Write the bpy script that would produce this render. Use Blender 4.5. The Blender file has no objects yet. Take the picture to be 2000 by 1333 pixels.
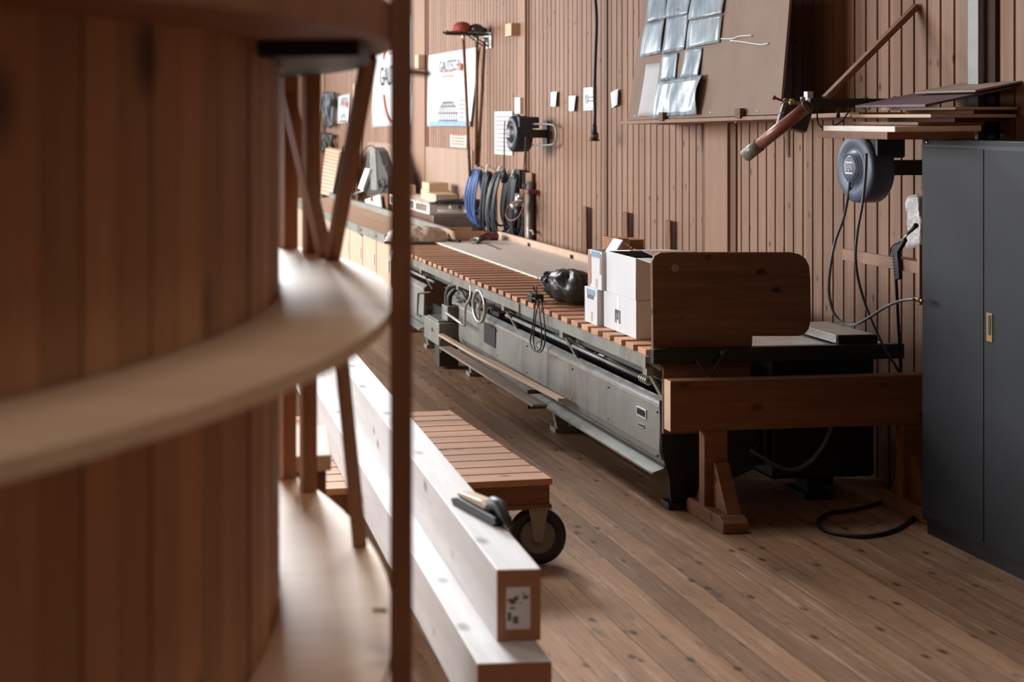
import bpy, bmesh, math, random
from mathutils import Vector, Matrix, Quaternion
random.seed(7)
S = bpy.context.scene
COL = S.collection
PI = math.pi

# ------------------------------------------------------------------ camera
F_PX, CX, CY, EYE = 2800.0, 525.0, 230.0, 2.05      # focal length and vanishing centre in a 2000x1333 frame
YAW = math.atan(375 / F_PX)
cam_d = bpy.data.cameras.new('camera'); cam = bpy.data.objects.new('camera', cam_d); COL.objects.link(cam)
cam.location = (0, 0, EYE); cam.rotation_euler = (PI / 2, 0, -YAW)
cam_d.sensor_width = 36; cam_d.lens = 36 * F_PX / 2000
cam_d.shift_x = (1000 - CX) / 2000; cam_d.shift_y = -(666.5 - CY) / 2000
cam_d.clip_start = .05; cam_d.clip_end = 100
cam_d.dof.use_dof = True; cam_d.dof.focus_distance = 8.0; cam_d.dof.aperture_fstop = 2.5
S.camera = cam

# ------------------------------------------------------------------ daylight and exposure
S.view_settings.view_transform = 'Standard'; S.view_settings.look = 'None'
S.view_settings.gamma = 1; S.view_settings.exposure = 0.0; S.view_settings.use_curve_mapping = False
wd = bpy.data.worlds.new('daylight'); S.world = wd; wd.use_nodes = True
wd.node_tree.nodes['Background'].inputs[0].default_value = (.80, .90, 1, 1)
wd.node_tree.nodes['Background'].inputs[1].default_value = .4
HALL_Y0, HALL_Y1, HALL_Z = -5.0, 30.0, 6.6
WINDOWS = [(8.6, 11.8), (12.5, 15.5), (17.0, 20.0), (21.5, 24.5)]     # openings in the left wall (y from, y to)
WX = -4.7
WINZ = [(.9, 3.7), (1.8, 4.8), (1.8, 4.8), (1.8, 4.8)]                # sill and head heights
WPOWER = [190, 360, 410, 390]
END_WINDOW = (-4.2, 1.0, 2.2, 5.8)                                      # opening in the far end wall (x from, x to, z from, z to)
END_POWER = 450
def daylight(loc, aim, sx, sy, power, color=(.93, .97, 1), spread=180):
    ld = bpy.data.lights.new('window_daylight', 'AREA'); ld.shape = 'RECTANGLE'
    ld.size = sx; ld.size_y = sy; ld.energy = power; ld.spread = math.radians(spread); ld.color = color
    lo = bpy.data.objects.new('window_daylight', ld); COL.objects.link(lo)
    lo.location = loc; lo.rotation_euler = Vector(aim).to_track_quat('-Z', 'Y').to_euler()
AIM = [(1, -.9, -.2), (1, -.1, -.28), (1, 0, -.28), (1, 0, -.25)]
for (a, b), pw, am, (za, zb) in zip(WINDOWS, WPOWER, AIM, WINZ):
    daylight((WX - .1, (a + b) / 2, (za + zb) / 2), am, b - a, zb - za, pw, spread=100 if am[1] < -.5 else 110)
SKYLIGHTS = [(0.2, 2.4, 7.2, 9.2), (-0.3, 2.1, 14.2, 16.2), (0.4, 2.4, -0.6, 1.2)]             # openings in the roof (x from, x to, y from, y to)
daylight(((END_WINDOW[0] + END_WINDOW[1]) / 2, 30.1, (END_WINDOW[2] + END_WINDOW[3]) / 2), (.05, -1, -.1), END_WINDOW[1] - END_WINDOW[0], END_WINDOW[3] - END_WINDOW[2], END_POWER)
for (xa, xb, ya, yb), am, pw, sp in zip(SKYLIGHTS, ((-.16, -.72, -.68), (-.035, -.93, -.37), (-.26, .28, -.92)), (110, 165, 14), (110, 55, 75)):
    daylight(((xa + xb) / 2, yb - .6, 6.35), am, xb - xa, 1.5, pw, (1, .90, .78) if sp == 75 else (.93, .97, 1), spread=sp)

# ------------------------------------------------------------------ pixel of the photograph -> point on a known plane
_c, _s = math.cos(YAW), math.sin(YAW)
def _w(xc, d): return xc * _c + d * _s, d * _c - xc * _s
def pX(x, y, X):
    a = (x - CX) / F_PX; d = X / (a * _c + _s)
    return Vector((X, d * _c - a * d * _s, EYE - (y - CY) * d / F_PX))
def pY(x, y, Y):
    a = (x - CX) / F_PX; d = Y / (_c - a * _s)
    return Vector((a * d * _c + d * _s, Y, EYE - (y - CY) * d / F_PX))
def pZ(x, y, Z):
    d = F_PX * (EYE - Z) / (y - CY); X, Y = _w((x - CX) * d / F_PX, d)
    return Vector((X, Y, Z))
def pD(x, y, d):
    X, Y = _w((x - CX) * d / F_PX, d)
    return Vector((X, Y, EYE - (y - CY) * d / F_PX))

# ------------------------------------------------------------------ materials
def nt(name):
    m = bpy.data.materials.new(name); m.use_nodes = True
    t = m.node_tree; return m, t, t.nodes['Principled BSDF']
def N(t, kind, **kw):
    n = t.nodes.new('ShaderNode' + kind)
    for k, v in kw.items():
        if k.startswith('i_'):
            key = k[2:]; key = int(key) if key.isdigit() else key
            n.inputs[key].default_value = v
        else: setattr(n, k, v)
    return n
def L(t, a, b): t.links.new(a, b)
def mixc(t, fac, a, b, mode='MIX'):
    n = N(t, 'Mix', data_type='RGBA', blend_type=mode)
    for s, v in ((0, fac), (6, a), (7, b)):
        if hasattr(v, 'links') or hasattr(v, 'is_linked'): L(t, v, n.inputs[s])
        elif s == 0: n.inputs[0].default_value = v
        else: n.inputs[s].default_value = (*v, 1) if len(v) == 3 else v
    return n.outputs[2]
def mth(t, op, a, b=0.0, c=0.0):
    n = N(t, 'Math', operation=op)
    for i, v in enumerate((a, b, c)):
        if hasattr(v, 'is_linked'): L(t, v, n.inputs[i])
        else: n.inputs[i].default_value = v
    return n.outputs[0]
AX = {'X': 0, 'Y': 1, 'Z': 2}
def wood(name, light, dark, axis='Y', rough=.55, knots=.0, knot_size=.05, knot_scale=4.5, board=None, polar=0,
         vary=.16, grain=14, wear=None, spec=.35, stretch=.09, stain=0, seam=0):
    m, t, p = nt(name)
    tc = N(t, 'TexCoord'); co = tc.outputs['Object']
    rnd = None
    sep = N(t, 'SeparateXYZ'); L(t, co, sep.inputs[0])
    if board:
        q = mth(t, 'FLOOR', mth(t, 'DIVIDE', sep.outputs[AX[board[0]]], board[1]))
        wn = N(t, 'TexWhiteNoise', noise_dimensions='1D'); L(t, q, wn.inputs['W']); rnd = wn.outputs['Value']
    if polar:
        q = mth(t, 'FLOOR', mth(t, 'MULTIPLY', mth(t, 'ARCTAN2', sep.outputs[1], sep.outputs[0]), polar / (2 * PI)))
        wn = N(t, 'TexWhiteNoise', noise_dimensions='1D'); L(t, q, wn.inputs['W']); rnd = wn.outputs['Value']
    mp = N(t, 'Mapping'); L(t, co, mp.inputs[0])
    sc = [1, 1, 1]; sc[AX[axis]] = stretch; mp.inputs['Scale'].default_value = sc
    vec = mp.outputs[0]
    if rnd is not None:
        off = N(t, 'VectorMath', operation='ADD'); L(t, vec, off.inputs[0])
        cm = N(t, 'CombineXYZ')
        for i in range(3): L(t, mth(t, 'MULTIPLY', rnd, 7.3 + 3.1 * i), cm.inputs[i])
        L(t, cm.outputs[0], off.inputs[1]); vec = off.outputs[0]
    n1 = N(t, 'TexNoise', i_Scale=grain, i_Detail=5, i_Roughness=.6); L(t, vec, n1.inputs['Vector'])
    n2 = N(t, 'TexNoise', i_Scale=grain * 6, i_Detail=3, i_Roughness=.6); L(t, vec, n2.inputs['Vector'])
    g = mth(t, 'ADD', mth(t, 'MULTIPLY', n1.outputs[0], .65), mth(t, 'MULTIPLY', n2.outputs[0], .35))
    rp = N(t, 'ValToRGB'); L(t, g, rp.inputs[0])
    rp.color_ramp.elements[0].position = .34; rp.color_ramp.elements[0].color = (*dark, 1)
    rp.color_ramp.elements[1].position = .64; rp.color_ramp.elements[1].color = (*light, 1)
    col = rp.outputs[0]
    if rnd is not None:
        hv = N(t, 'HueSaturation'); L(t, col, hv.inputs['Color'])
        L(t, mth(t, 'ADD', mth(t, 'MULTIPLY', rnd, 2 * vary), 1 - vary), hv.inputs['Value']); col = hv.outputs[0]
    if knots:
        mk = N(t, 'Mapping'); L(t, co, mk.inputs[0]); s3 = [1, 1, 1]; s3[AX[axis]] = .55; mk.inputs['Scale'].default_value = s3
        vo = N(t, 'TexVoronoi', i_Scale=knot_scale); L(t, mk.outputs[0], vo.inputs['Vector'])
        k = N(t, 'MapRange', i_1=knot_size * .55, i_2=knot_size * 1.5, i_3=knots, i_4=0.0); L(t, vo.outputs['Distance'], k.inputs[0])
        col = mixc(t, k.outputs[0], col, tuple(c * .16 for c in dark))
    if seam:
        fr = mth(t, 'FRACT', mth(t, 'DIVIDE', sep.outputs[AX[board[0]]], board[1]))
        k = N(t, 'MapRange', i_1=.02, i_2=.045, i_3=seam, i_4=0.0); L(t, fr, k.inputs[0])
        col = mixc(t, k.outputs[0], col, (.035, .02, .012))
        ms = N(t, 'Mapping'); L(t, co, ms.inputs[0]); ms.inputs['Scale'].default_value = (1, .07, 1)
        n5 = N(t, 'TexNoise', i_Scale=42, i_Detail=3, i_Roughness=.6); L(t, ms.outputs[0], n5.inputs['Vector'])
        k5 = N(t, 'MapRange', i_1=.60, i_2=.66, i_3=0.0, i_4=.5); L(t, n5.outputs[0], k5.inputs[0])
        col = mixc(t, k5.outputs[0], col, (.15, .06, .03))
    if stain:
        ns = N(t, 'TexNoise', i_Scale=1.6, i_Detail=6, i_Roughness=.7); L(t, co, ns.inputs['Vector'])
        k = N(t, 'MapRange', i_1=.50, i_2=.72, i_3=0.0, i_4=stain); L(t, ns.outputs[0], k.inputs[0])
        col = mixc(t, k.outputs[0], col, (.12, .075, .05))
        mk2 = N(t, 'Mapping'); L(t, co, mk2.inputs[0]); mk2.inputs['Scale'].default_value = (1, .35, 1)
        ns2 = N(t, 'TexNoise', i_Scale=9, i_Detail=4, i_Roughness=.65); L(t, mk2.outputs[0], ns2.inputs['Vector'])
        k2 = N(t, 'MapRange', i_1=.62, i_2=.70, i_3=0.0, i_4=stain); L(t, ns2.outputs[0], k2.inputs[0])
        col = mixc(t, k2.outputs[0], col, (.06, .04, .03))
    if wear:
        ns = N(t, 'TexNoise', i_Scale=30, i_Detail=5, i_Roughness=.7); L(t, vec, ns.inputs['Vector'])
        k = N(t, 'MapRange', i_1=.56, i_2=.72, i_3=0.0, i_4=.55); L(t, ns.outputs[0], k.inputs[0])
        col = mixc(t, k.outputs[0], col, wear)
    L(t, col, p.inputs['Base Color']); p.inputs['Roughness'].default_value = rough
    p.inputs['Specular IOR Level'].default_value = spec
    b = N(t, 'Bump', i_Strength=.12, i_Distance=.004); L(t, g, b.inputs['Height']); L(t, b.outputs[0], p.inputs['Normal'])
    return m
def plain(name, col, rough=.5, metal=0.0, vary=.12, scale=9, dirt=None, dirt_amt=.5, spec=.5, bump=0):
    m, t, p = nt(name)
    tc = N(t, 'TexCoord')
    ns = N(t, 'TexNoise', i_Scale=scale, i_Detail=5, i_Roughness=.62); L(t, tc.outputs['Object'], ns.inputs['Vector'])
    k = N(t, 'MapRange', i_1=.3, i_2=.7, i_3=1 - vary, i_4=1 + vary); L(t, ns.outputs[0], k.inputs[0])
    hv = N(t, 'HueSaturation', i_Color=(*col, 1)); L(t, k.outputs[0], hv.inputs['Value'])
    c = hv.outputs[0]
    if dirt:
        mp = N(t, 'Mapping'); L(t, tc.outputs['Object'], mp.inputs[0]); mp.inputs['Scale'].default_value = (1, 1, .3)
        n2 = N(t, 'TexNoise', i_Scale=scale * .8, i_Detail=7, i_Roughness=.72); L(t, mp.outputs[0], n2.inputs['Vector'])
        k2 = N(t, 'MapRange', i_1=.48, i_2=.72, i_3=0.0, i_4=dirt_amt); L(t, n2.outputs[0], k2.inputs[0])
        c = mixc(t, k2.outputs[0], c, dirt)
    L(t, c, p.inputs['Base Color'])
    p.inputs['Roughness'].default_value = rough; p.inputs['Metallic'].default_value = metal
    p.inputs['Specular IOR Level'].default_value = spec
    if bump:
        b = N(t, 'Bump', i_Strength=bump, i_Distance=.01); L(t, ns.outputs[0], b.inputs['Height']); L(t, b.outputs[0], p.inputs['Normal'])
    return m
M = {}
M['wall'] = wood('wall_boards', (.32, .182, .116), (.24, .128, .079), 'Z', .6, .85, .10, 8.5, ('Y', .12), 0, .13, 10)
M['wall_plain'] = wood('wall_panel', (.37, .25, .182), (.32, .208, .146), 'Z', .6, .0, grain=5)
M['groove'] = plain('groove_shadow_board', (.06, .03, .018), .9)
M['post'] = wood('post_wood', (.34, .19, .122), (.265, .145, .09), 'Z', .6, .4, .04, 4)
M['post_dark'] = wood('dark_post_wood', (.19, .09, .05), (.12, .055, .03), 'Z', .6)
M['floor'] = wood('floor_planks', (.35, .20, .115), (.215, .112, .058), 'Y', .5, .9, .12, 8.5, ('X', .135), 0, .22, 9, (.52, .40, .31), .3, .06, .6, seam=.7)
M['ceil'] = wood('ceiling_boards', (.34, .2, .12), (.26, .15, .09), 'Y', .7)
M['spruce'] = wood('fresh_spruce', (.67, .65, .645), (.55, .51, .485), 'Y', .55, .7, .12, 7, grain=12)
M['spruce_end'] = wood('shaded_spruce_end_grain', (.46, .23, .13), (.36, .17, .09), 'X', .7, grain=9)  # end grain, its colour also darkened for the shade on that face
M['tower'] = wood('tower_staves', (.60, .345, .19), (.46, .25, .135), 'Z', .55, .8, .12, 4.0, None, 160, .14, 8)
M['ring'] = wood('ring_plywood', (.74, .53, .365), (.64, .43, .28), 'X', .55, .5, .10, 4, grain=6)
M['lath'] = wood('lath_wood', (.36, .17, .09), (.27, .12, .06), 'Z', .6)
M['lath_dark'] = wood('dark_lath_wood', (.32, .14, .075), (.23, .10, .052), 'Z', .6)
M['slat'] = wood('slat_wood', (.60, .325, .19), (.47, .235, .13), 'X', .55, .5, .10, 8, ('Y', .17), 0, .15, 12)
M['dolly'] = wood('dolly_wood', (.54, .29, .16), (.40, .20, .11), 'X', .6, .8, .12, 8, ('Y', .13), 0, .14, 11)
M['brownwood'] = wood('trestle_wood', (.24, .105, .05), (.14, .058, .027), 'X', .6, .7, .11, 7, grain=11)
M['sled'] = wood('old_panel_wood', (.21, .11, .06), (.12, .06, .03), 'X', .6, .9, .12, 8, ('Z', .085), 0, .14, 12)
M['palewood'] = wood('pale_offcut_wood', (.66, .45, .31), (.56, .36, .23), 'Y', .6, .3)
M['greywood'] = wood('grey_weathered_wood', (.34, .25, .20), (.22, .155, .12), 'Y', .7, .4)
M['ply'] = wood('pale_plywood', (.84, .76, .69), (.76, .67, .59), 'Y', .55, grain=5)
M['doorwood'] = wood('cupboard_front_wood', (.60, .42, .30), (.52, .34, .23), 'Z', .55, grain=7)
M['hardboard'] = plain('hardboard', (.285, .20, .152), .75, spec=.2, vary=.06, scale=5, dirt=(.20, .15, .12), dirt_amt=.35)
M['metal'] = plain('grey_green_steel', (.27, .265, .235), .42, .2, .12, 6, (.11, .085, .06), .75)
M['metal_shade'] = plain('shaded_recess_steel', (.085, .082, .075), .5, .2)  # bench steel darkened in its colour for the shaded recess under the rail
M['metal_light'] = plain('worn_bright_steel', (.52, .51, .48), .33, .6, .15, 12, (.25, .22, .18), .5)
M['metal_dark'] = plain('dark_oily_steel', (.06, .055, .047), .5, .3, .2, 10)
M['iron'] = plain('black_cast_iron', (.016, .017, .015), .45, .2, .2)
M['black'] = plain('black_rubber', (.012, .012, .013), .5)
M['gloss_black'] = plain('gloss_black_tube', (.012, .013, .017), .18)
M['chrome'] = plain('chrome', (.75, .75, .76), .18, 1.0, .05)
M['cabinet'] = plain('cabinet_grey_paint', (.022, .0235, .027), .5, 0, .10, 3, (.015, .0155, .017), .5, spec=.25)
M['cabinet_dark'] = plain('cabinet_plinth', (.012, .012, .013), .5)
M['blue'] = plain('blue_grey_plastic', (.075, .10, .15), .4)
M['navy'] = plain('navy_plastic', (.018, .022, .034), .4)
M['bluehose'] = plain('blue_rubber_hose', (.10, .17, .38), .4)
M['greyhose'] = plain('dark_grey_hose', (.075, .08, .09), .38)
M['white'] = plain('white_paper', (.80, .80, .81), .7, vary=.03)
M['card'] = plain('white_card', (.68, .67, .68), .65, vary=.03, scale=4)
M['kraft'] = plain('kraft_card', (.40, .235, .15), .7)
M['grey_print'] = plain('grey_print', (.13, .13, .14), .7)
M['black_print'] = plain('black_print', (.03, .03, .03), .7)
M['blue_print'] = plain('blue_print', (.22, .33, .48), .6)
M['red_print'] = plain('red_print', (.55, .10, .06), .6)
M['banner'] = plain('banner_vinyl', (.66, .66, .67), .5, vary=.03, scale=2)
M['red'] = plain('red_cloth', (.33, .06, .04), .8)
M['redbrown'] = plain('red_brown_paint', (.22, .07, .045), .35, .1)
M['darkred'] = plain('dark_red_case', (.20, .045, .03), .5)
M['plastic_bag'] = plain('clear_crumpled_plastic', (.52, .50, .48), .25, vary=.35, scale=14, bump=.8)
M['sack'] = plain('cream_sack', (.74, .62, .52), .6, vary=.1, scale=8, bump=.6)
M['blackbag'] = plain('black_plastic_sack', (.040, .038, .036), .33, vary=.5, scale=8, bump=.35)
M['wheelgrey'] = plain('wheel_hub_grey', (.19, .17, .15), .5)
M['bracket'] = plain('painted_steel_bracket', (.26, .235, .20), .45, .3)
M['tan'] = plain('tan_grip', (.42, .29, .17), .5)
M['purple'] = plain('purple_edge_panel', (.10, .055, .075), .5)
M['pinkpaper'] = plain('faded_pink_paper', (.70, .52, .44), .7)
M['brass'] = plain('brass', (.45, .30, .12), .35, .8)
M['grey_soft'] = plain('mid_grey_paint', (.30, .305, .30), .5)
M['brightlist'] = plain('grey_list_paper', (.62, .57, .53), .7, vary=.2, scale=22)
def sleeve():
    m, t, p = nt('glossy_plan_print'); tc = N(t, 'TexCoord')
    mp = N(t, 'Mapping'); L(t, tc.outputs['Object'], mp.inputs[0]); mp.inputs['Scale'].default_value = (1, 3, 1)
    ns = N(t, 'TexNoise', i_Scale=3.2, i_Detail=4, i_Roughness=.6); L(t, mp.outputs[0], ns.inputs['Vector'])
    rp = N(t, 'ValToRGB'); L(t, ns.outputs[0], rp.inputs[0])
    rp.color_ramp.elements[0].position = .38; rp.color_ramp.elements[0].color = (.20, .27, .33, 1)
    rp.color_ramp.elements[1].position = .66; rp.color_ramp.elements[1].color = (.46, .51, .55, 1)
    L(t, rp.outputs[0], p.inputs['Base Color']); p.inputs['Roughness'].default_value = .22
    return m
M['sleeve'] = sleeve()
M['plain_sheet'] = plain('plain_grey_sheet', (.50, .48, .48), .6, vary=.04)
M['orange_edge'] = plain('orange_brown_leaflet', (.42, .18, .07), .6)

# ------------------------------------------------------------------ mesh builder
Z = Vector((0, 0, 1))
class MB:
    def __init__(s, T=None): s.v, s.f, s.sm, s.T = [], [], [], T
    def add(s, vs, fs, smooth=False):
        o = len(s.v)
        for v in vs:
            v = Vector(v); s.v.append(s.T @ v if s.T else v)
        for f in fs: s.f.append([i + o for i in f]); s.sm.append(smooth)
        return s
    def box(s, x0, x1, y0, y1, z0, z1):
        vs = [(x, y, z) for z in (z0, z1) for y in (y0, y1) for x in (x0, x1)]
        return s.add(vs, [(0, 2, 3, 1), (4, 5, 7, 6), (0, 1, 5, 4), (2, 6, 7, 3), (0, 4, 6, 2), (1, 3, 7, 5)])
    def hexa(s, p):   # 8 points: bottom 4 ring, top 4 ring
        return s.add(p, [(3, 2, 1, 0), (4, 5, 6, 7), (0, 1, 5, 4), (1, 2, 6, 5), (2, 3, 7, 6), (3, 0, 4, 7)])
    def bar(s, a, b, w, h, up=Z):
        a, b = Vector(a), Vector(b); d = (b - a).normalized()
        x = d.cross(Vector(up)).normalized() * (w / 2); y = x.cross(d).normalized() * (h / 2)
        return s.hexa([a - x - y, a + x - y, a + x + y, a - x + y, b - x - y, b + x - y, b + x + y, b - x + y])
    def sheet(s, p, off):      # quad with thickness vector
        off = Vector(off); p = [Vector(q) for q in p]
        return s.hexa(p + [q + off for q in p])
    def prism(s, pts, off):    # planar polygon in 3-D with a thickness vector
        n = len(pts); off = Vector(off); pts = [Vector(q) for q in pts]
        return s.add(pts + [q + off for q in pts], [tuple(range(n))[::-1], tuple(range(n, 2 * n))] +
                     [(i, (i + 1) % n, n + (i + 1) % n, n + i) for i in range(n)])
    def tube(s, pts, r, seg=10, cap=True):
        pts = [Vector(p) for p in pts]; n = len(pts); rr = r if isinstance(r, (list, tuple)) else [r] * n
        t0 = (pts[1] - pts[0]).normalized(); a = t0.orthogonal().normalized(); vs = []
        for i, p in enumerate(pts):
            t = ((pts[min(i + 1, n - 1)] - pts[max(i - 1, 0)])).normalized()
            a = (a - t * a.dot(t)).normalized(); b = t.cross(a)
            vs += [p + (a * math.cos(2 * PI * k / seg) + b * math.sin(2 * PI * k / seg)) * rr[i] for k in range(seg)]
        fs = [(i * seg + k, i * seg + (k + 1) % seg, (i + 1) * seg + (k + 1) % seg, (i + 1) * seg + k) for i in range(n - 1) for k in range(seg)]
        s.add(vs, fs, True)
        if cap: s.add(vs[:seg], [tuple(range(seg))[::-1]]); s.add(vs[-seg:], [tuple(range(seg))])
        return s
    def cyl(s, a, b, r, r1=None, seg=20): return s.tube([a, b], [r, r if r1 is None else r1], seg)
    def lathe(s, prof, c, ax, seg=32, sharp=False):   # prof: (radius, height along axis)
        c = Vector(c); ax = Vector(ax).normalized(); a = ax.orthogonal().normalized(); b = ax.cross(a); vs = []
        for r, h in prof:
            vs += [c + ax * h + (a * math.cos(2 * PI * k / seg) + b * math.sin(2 * PI * k / seg)) * max(r, 1e-4) for k in range(seg)]
        fs = [(i * seg + k, i * seg + (k + 1) % seg, (i + 1) * seg + (k + 1) % seg, (i + 1) * seg + k) for i in range(len(prof) - 1) for k in range(seg)]
        return s.add(vs, fs, not sharp)
    def torus(s, c, ax, R, r, seg=28, k=10):
        return s.lathe([(R + r * math.cos(2 * PI * i / k), r * math.sin(2 * PI * i / k)) for i in range(k + 1)], c, ax, seg)
    def blob(s, c, rad, rough=.15, seg=20, rings=12, seed=1, squash=0):
        rnd = random.Random(seed); c = Vector(c); ph = [rnd.uniform(0, 6) for _ in range(9)]; vs = []
        for i in range(rings + 1):
            th = PI * i / rings
            for k in range(seg):
                f = 2 * PI * k / seg
                m = 1 + rough * (math.sin(3 * f + ph[0] + 2 * th) + .6 * math.sin(5 * f + ph[1] - 3 * th) + .5 * math.sin(7 * th + ph[2] + 2 * f)) * math.sin(th)
                z = math.cos(th) * m
                if squash and z < -squash: z = -squash
                vs.append(c + Vector((math.sin(th) * math.cos(f) * m * rad[0], math.sin(th) * math.sin(f) * m * rad[1], z * rad[2])))
        fs = [(i * seg + k, (i + 1) * seg + k, (i + 1) * seg + (k + 1) % seg, i * seg + (k + 1) % seg) for i in range(rings) for k in range(seg)]
        return s.add(vs, fs, True)
    def build(s, name, mat, parent=None, origin=None, bevel=0, kind=None):
        me = bpy.data.meshes.new(name)
        if parent is not None: O = Vector(parent['_o']) if '_o' in parent else Vector(parent.parent['_o'])
        else: O = Vector(origin) if origin is not None else Vector((0, 0, 0))
        me.from_pydata([tuple(v - O) for v in s.v], [], s.f); me.validate()
        bm = bmesh.new(); bm.from_mesh(me); bmesh.ops.remove_doubles(bm, verts=bm.verts, dist=1e-6) if len(bm.verts) < 60000 else None
        bmesh.ops.recalc_face_normals(bm, faces=bm.faces); bm.to_mesh(me); bm.free()
        if len(me.polygons) == len(s.sm): me.polygons.foreach_set('use_smooth', s.sm)
        me.materials.append(mat)
        o = bpy.data.objects.new(name, me); COL.objects.link(o)
        if parent is not None: o.parent = parent
        else: o.location = O
        if bevel:
            b = o.modifiers.new('bevel', 'BEVEL'); b.width = bevel; b.segments = 2; b.limit_method = 'ANGLE'; b.angle_limit = .7
        if kind: o['kind'] = kind
        if parent is None: o['_o'] = tuple(O)
        return o
def tag(o, label, cat, group=None):
    o['label'] = label; o['category'] = cat
    if group: o['group'] = group
    return o
def thing(name, label, cat, loc, group=None):
    o = bpy.data.objects.new(name, None); COL.objects.link(o); o.empty_display_size = .05
    o.location = Vector(loc); o['_o'] = tuple(Vector(loc)); return tag(o, label, cat, group)
def spline(p, n=8):
    p = [Vector(q) for q in p]; out = []
    for i in range(len(p) - 1):
        a, b, c, d = p[max(i - 1, 0)], p[i], p[i + 1], p[min(i + 2, len(p) - 1)]
        for k in range(n):
            t = k / n
            out.append(.5 * (2 * b + (c - a) * t + (2 * a - 5 * b + 4 * c - d) * t * t + (3 * b - a - 3 * c + d) * t ** 3))
    return out + [p[-1]]
def text(name, body, size, mat, parent, pos, ux, uy, xs=1.0, ext=.001):
    cu = bpy.data.curves.new(name, 'FONT'); cu.body = body; cu.size = size; cu.extrude = ext; cu.resolution_u = 3
    cu.align_x = 'CENTER'; cu.align_y = 'CENTER'
    tmp = bpy.data.objects.new(name, cu); COL.objects.link(tmp)
    bpy.context.view_layer.update()
    me = bpy.data.meshes.new_from_object(tmp.evaluated_get(bpy.context.evaluated_depsgraph_get()))
    bpy.data.objects.remove(tmp); bpy.data.curves.remove(cu)
    ux, uy = Vector(ux).normalized(), Vector(uy).normalized(); uz = ux.cross(uy)
    O = Vector(parent['_o']) if '_o' in parent else Vector(parent.parent['_o'])
    for v in me.vertices: v.co = Vector(pos) - O + ux * v.co.x * xs + uy * v.co.y + uz * v.co.z
    me.materials.clear(); me.materials.append(mat)
    o = bpy.data.objects.new(name, me); COL.objects.link(o); o.parent = parent; return o
def cyl_pts(c, u, v, ru, rv, n=24, a0=0, a1=2 * PI):
    c, u, v = Vector(c), Vector(u), Vector(v)
    return [c + u * ru * math.cos(a0 + (a1 - a0) * i / n) + v * rv * math.sin(a0 + (a1 - a0) * i / n) for i in range(n + 1)]
WX1 = 4.5                                  # face of the right wall
RD, UP, OUT = Vector((0, -1, 0)), Vector((0, 0, 1)), Vector((-1, 0, 0))   # reading direction on that wall

# ================================================================== THE SETTING
MB().box(WX - .2, WX1 + .3, HALL_Y0, HALL_Y1, -.1, 0).build('floor', M['floor'], kind='structure')
b = MB(); cuts = sorted([HALL_Y0, HALL_Y1] + [q for k in SKYLIGHTS for q in k[2:]])
for ya, yb in zip(cuts, cuts[1:]):
    hole = [k for k in SKYLIGHTS if k[2] == ya]
    for xa, xb in ([(WX - .2, hole[0][0]), (hole[0][1], WX1 + .3)] if hole else [(WX - .2, WX1 + .3)]): b.box(xa, xb, ya, yb, HALL_Z, HALL_Z + .1)
b.build('ceiling', M['post_dark'], kind='structure')
b = MB()
y = HALL_Y0
while y < HALL_Y1:
    b.hexa([(WX1, y + .009, 0), (WX1 + .02, y + .006, 0), (WX1 + .02, y + .114, 0), (WX1, y + .111, 0),
            (WX1, y + .009, HALL_Z), (WX1 + .02, y + .006, HALL_Z), (WX1 + .02, y + .114, HALL_Z), (WX1, y + .111, HALL_Z)]); y += .12
wall = b.build('wall_right', M['wall'], kind='structure')
MB().box(WX1 + .02, WX1 + .2, HALL_Y0, HALL_Y1, 0, HALL_Z).build('wall_right_backing', M['groove'], kind='structure')
e_ = END_WINDOW
MB().box(WX, e_[0], HALL_Y1, HALL_Y1 + .2, 0, HALL_Z).box(e_[1], WX1, HALL_Y1, HALL_Y1 + .2, 0, HALL_Z).box(e_[0], e_[1], HALL_Y1, HALL_Y1 + .2, 0, e_[2]).box(e_[0], e_[1], HALL_Y1, HALL_Y1 + .2, e_[3], HALL_Z).build('wall_end', M['wall_plain'], kind='structure')
MB().box(WX, WX1, HALL_Y0 - .2, HALL_Y0, 0, HALL_Z).build('wall_behind', M['post_dark'], kind='structure')
b = MB(); ys = [HALL_Y0] + [q for w in WINDOWS for q in w] + [HALL_Y1]
for i in range(0, len(ys), 2): b.box(WX - .2, WX, ys[i], ys[i + 1], 0, HALL_Z)
for (ya, yb), (za, zb) in zip(WINDOWS, WINZ): b.box(WX - .2, WX, ya, yb, 0, za).box(WX - .2, WX, ya, yb, zb, HALL_Z)
b.build('wall_left', M['wall_plain'], kind='structure')
# lower smooth panelling of the far wall
MB().box(WX1 - .018, WX1, 15.95, 21.9, .3, 1.675).build('trim_1', M['wall_plain'], kind='structure')
# wall posts and channels
n = 2
for (y0, y1, z1, dep) in ((9.43, 9.79, HALL_Z, .03), (13.96, 14.22, HALL_Z, .03), (18.16, 18.95, HALL_Z, .03), (22.4, 22.64, HALL_Z, .03), (25.8, 26.1, HALL_Z, .03)):
    MB().box(WX1 - dep, WX1, y0, y1, 0, z1).build('trim_%d' % n, M['post'], kind='structure', bevel=.003); n += 1
for (y0, y1) in ((9.34, 9.43), (9.79, 9.88), (11.76, 11.83), (13.90, 13.96), (18.08, 18.16)):  # last two strips are dark wood standing in for shaded post sides
    MB().box(WX1 - .012, WX1 + .002, y0, y1, 0, HALL_Z).build('trim_%d' % n, M['post_dark'], kind='structure'); n += 1
MB().box(WX1 - .045, WX1, 6.60, 6.70, 0, HALL_Z).box(WX1 - .06, WX1 - .03, 6.595, 6.61, 0, HALL_Z).build('trim_%d' % n, M['grey_soft'], kind='structure'); n += 1
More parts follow.
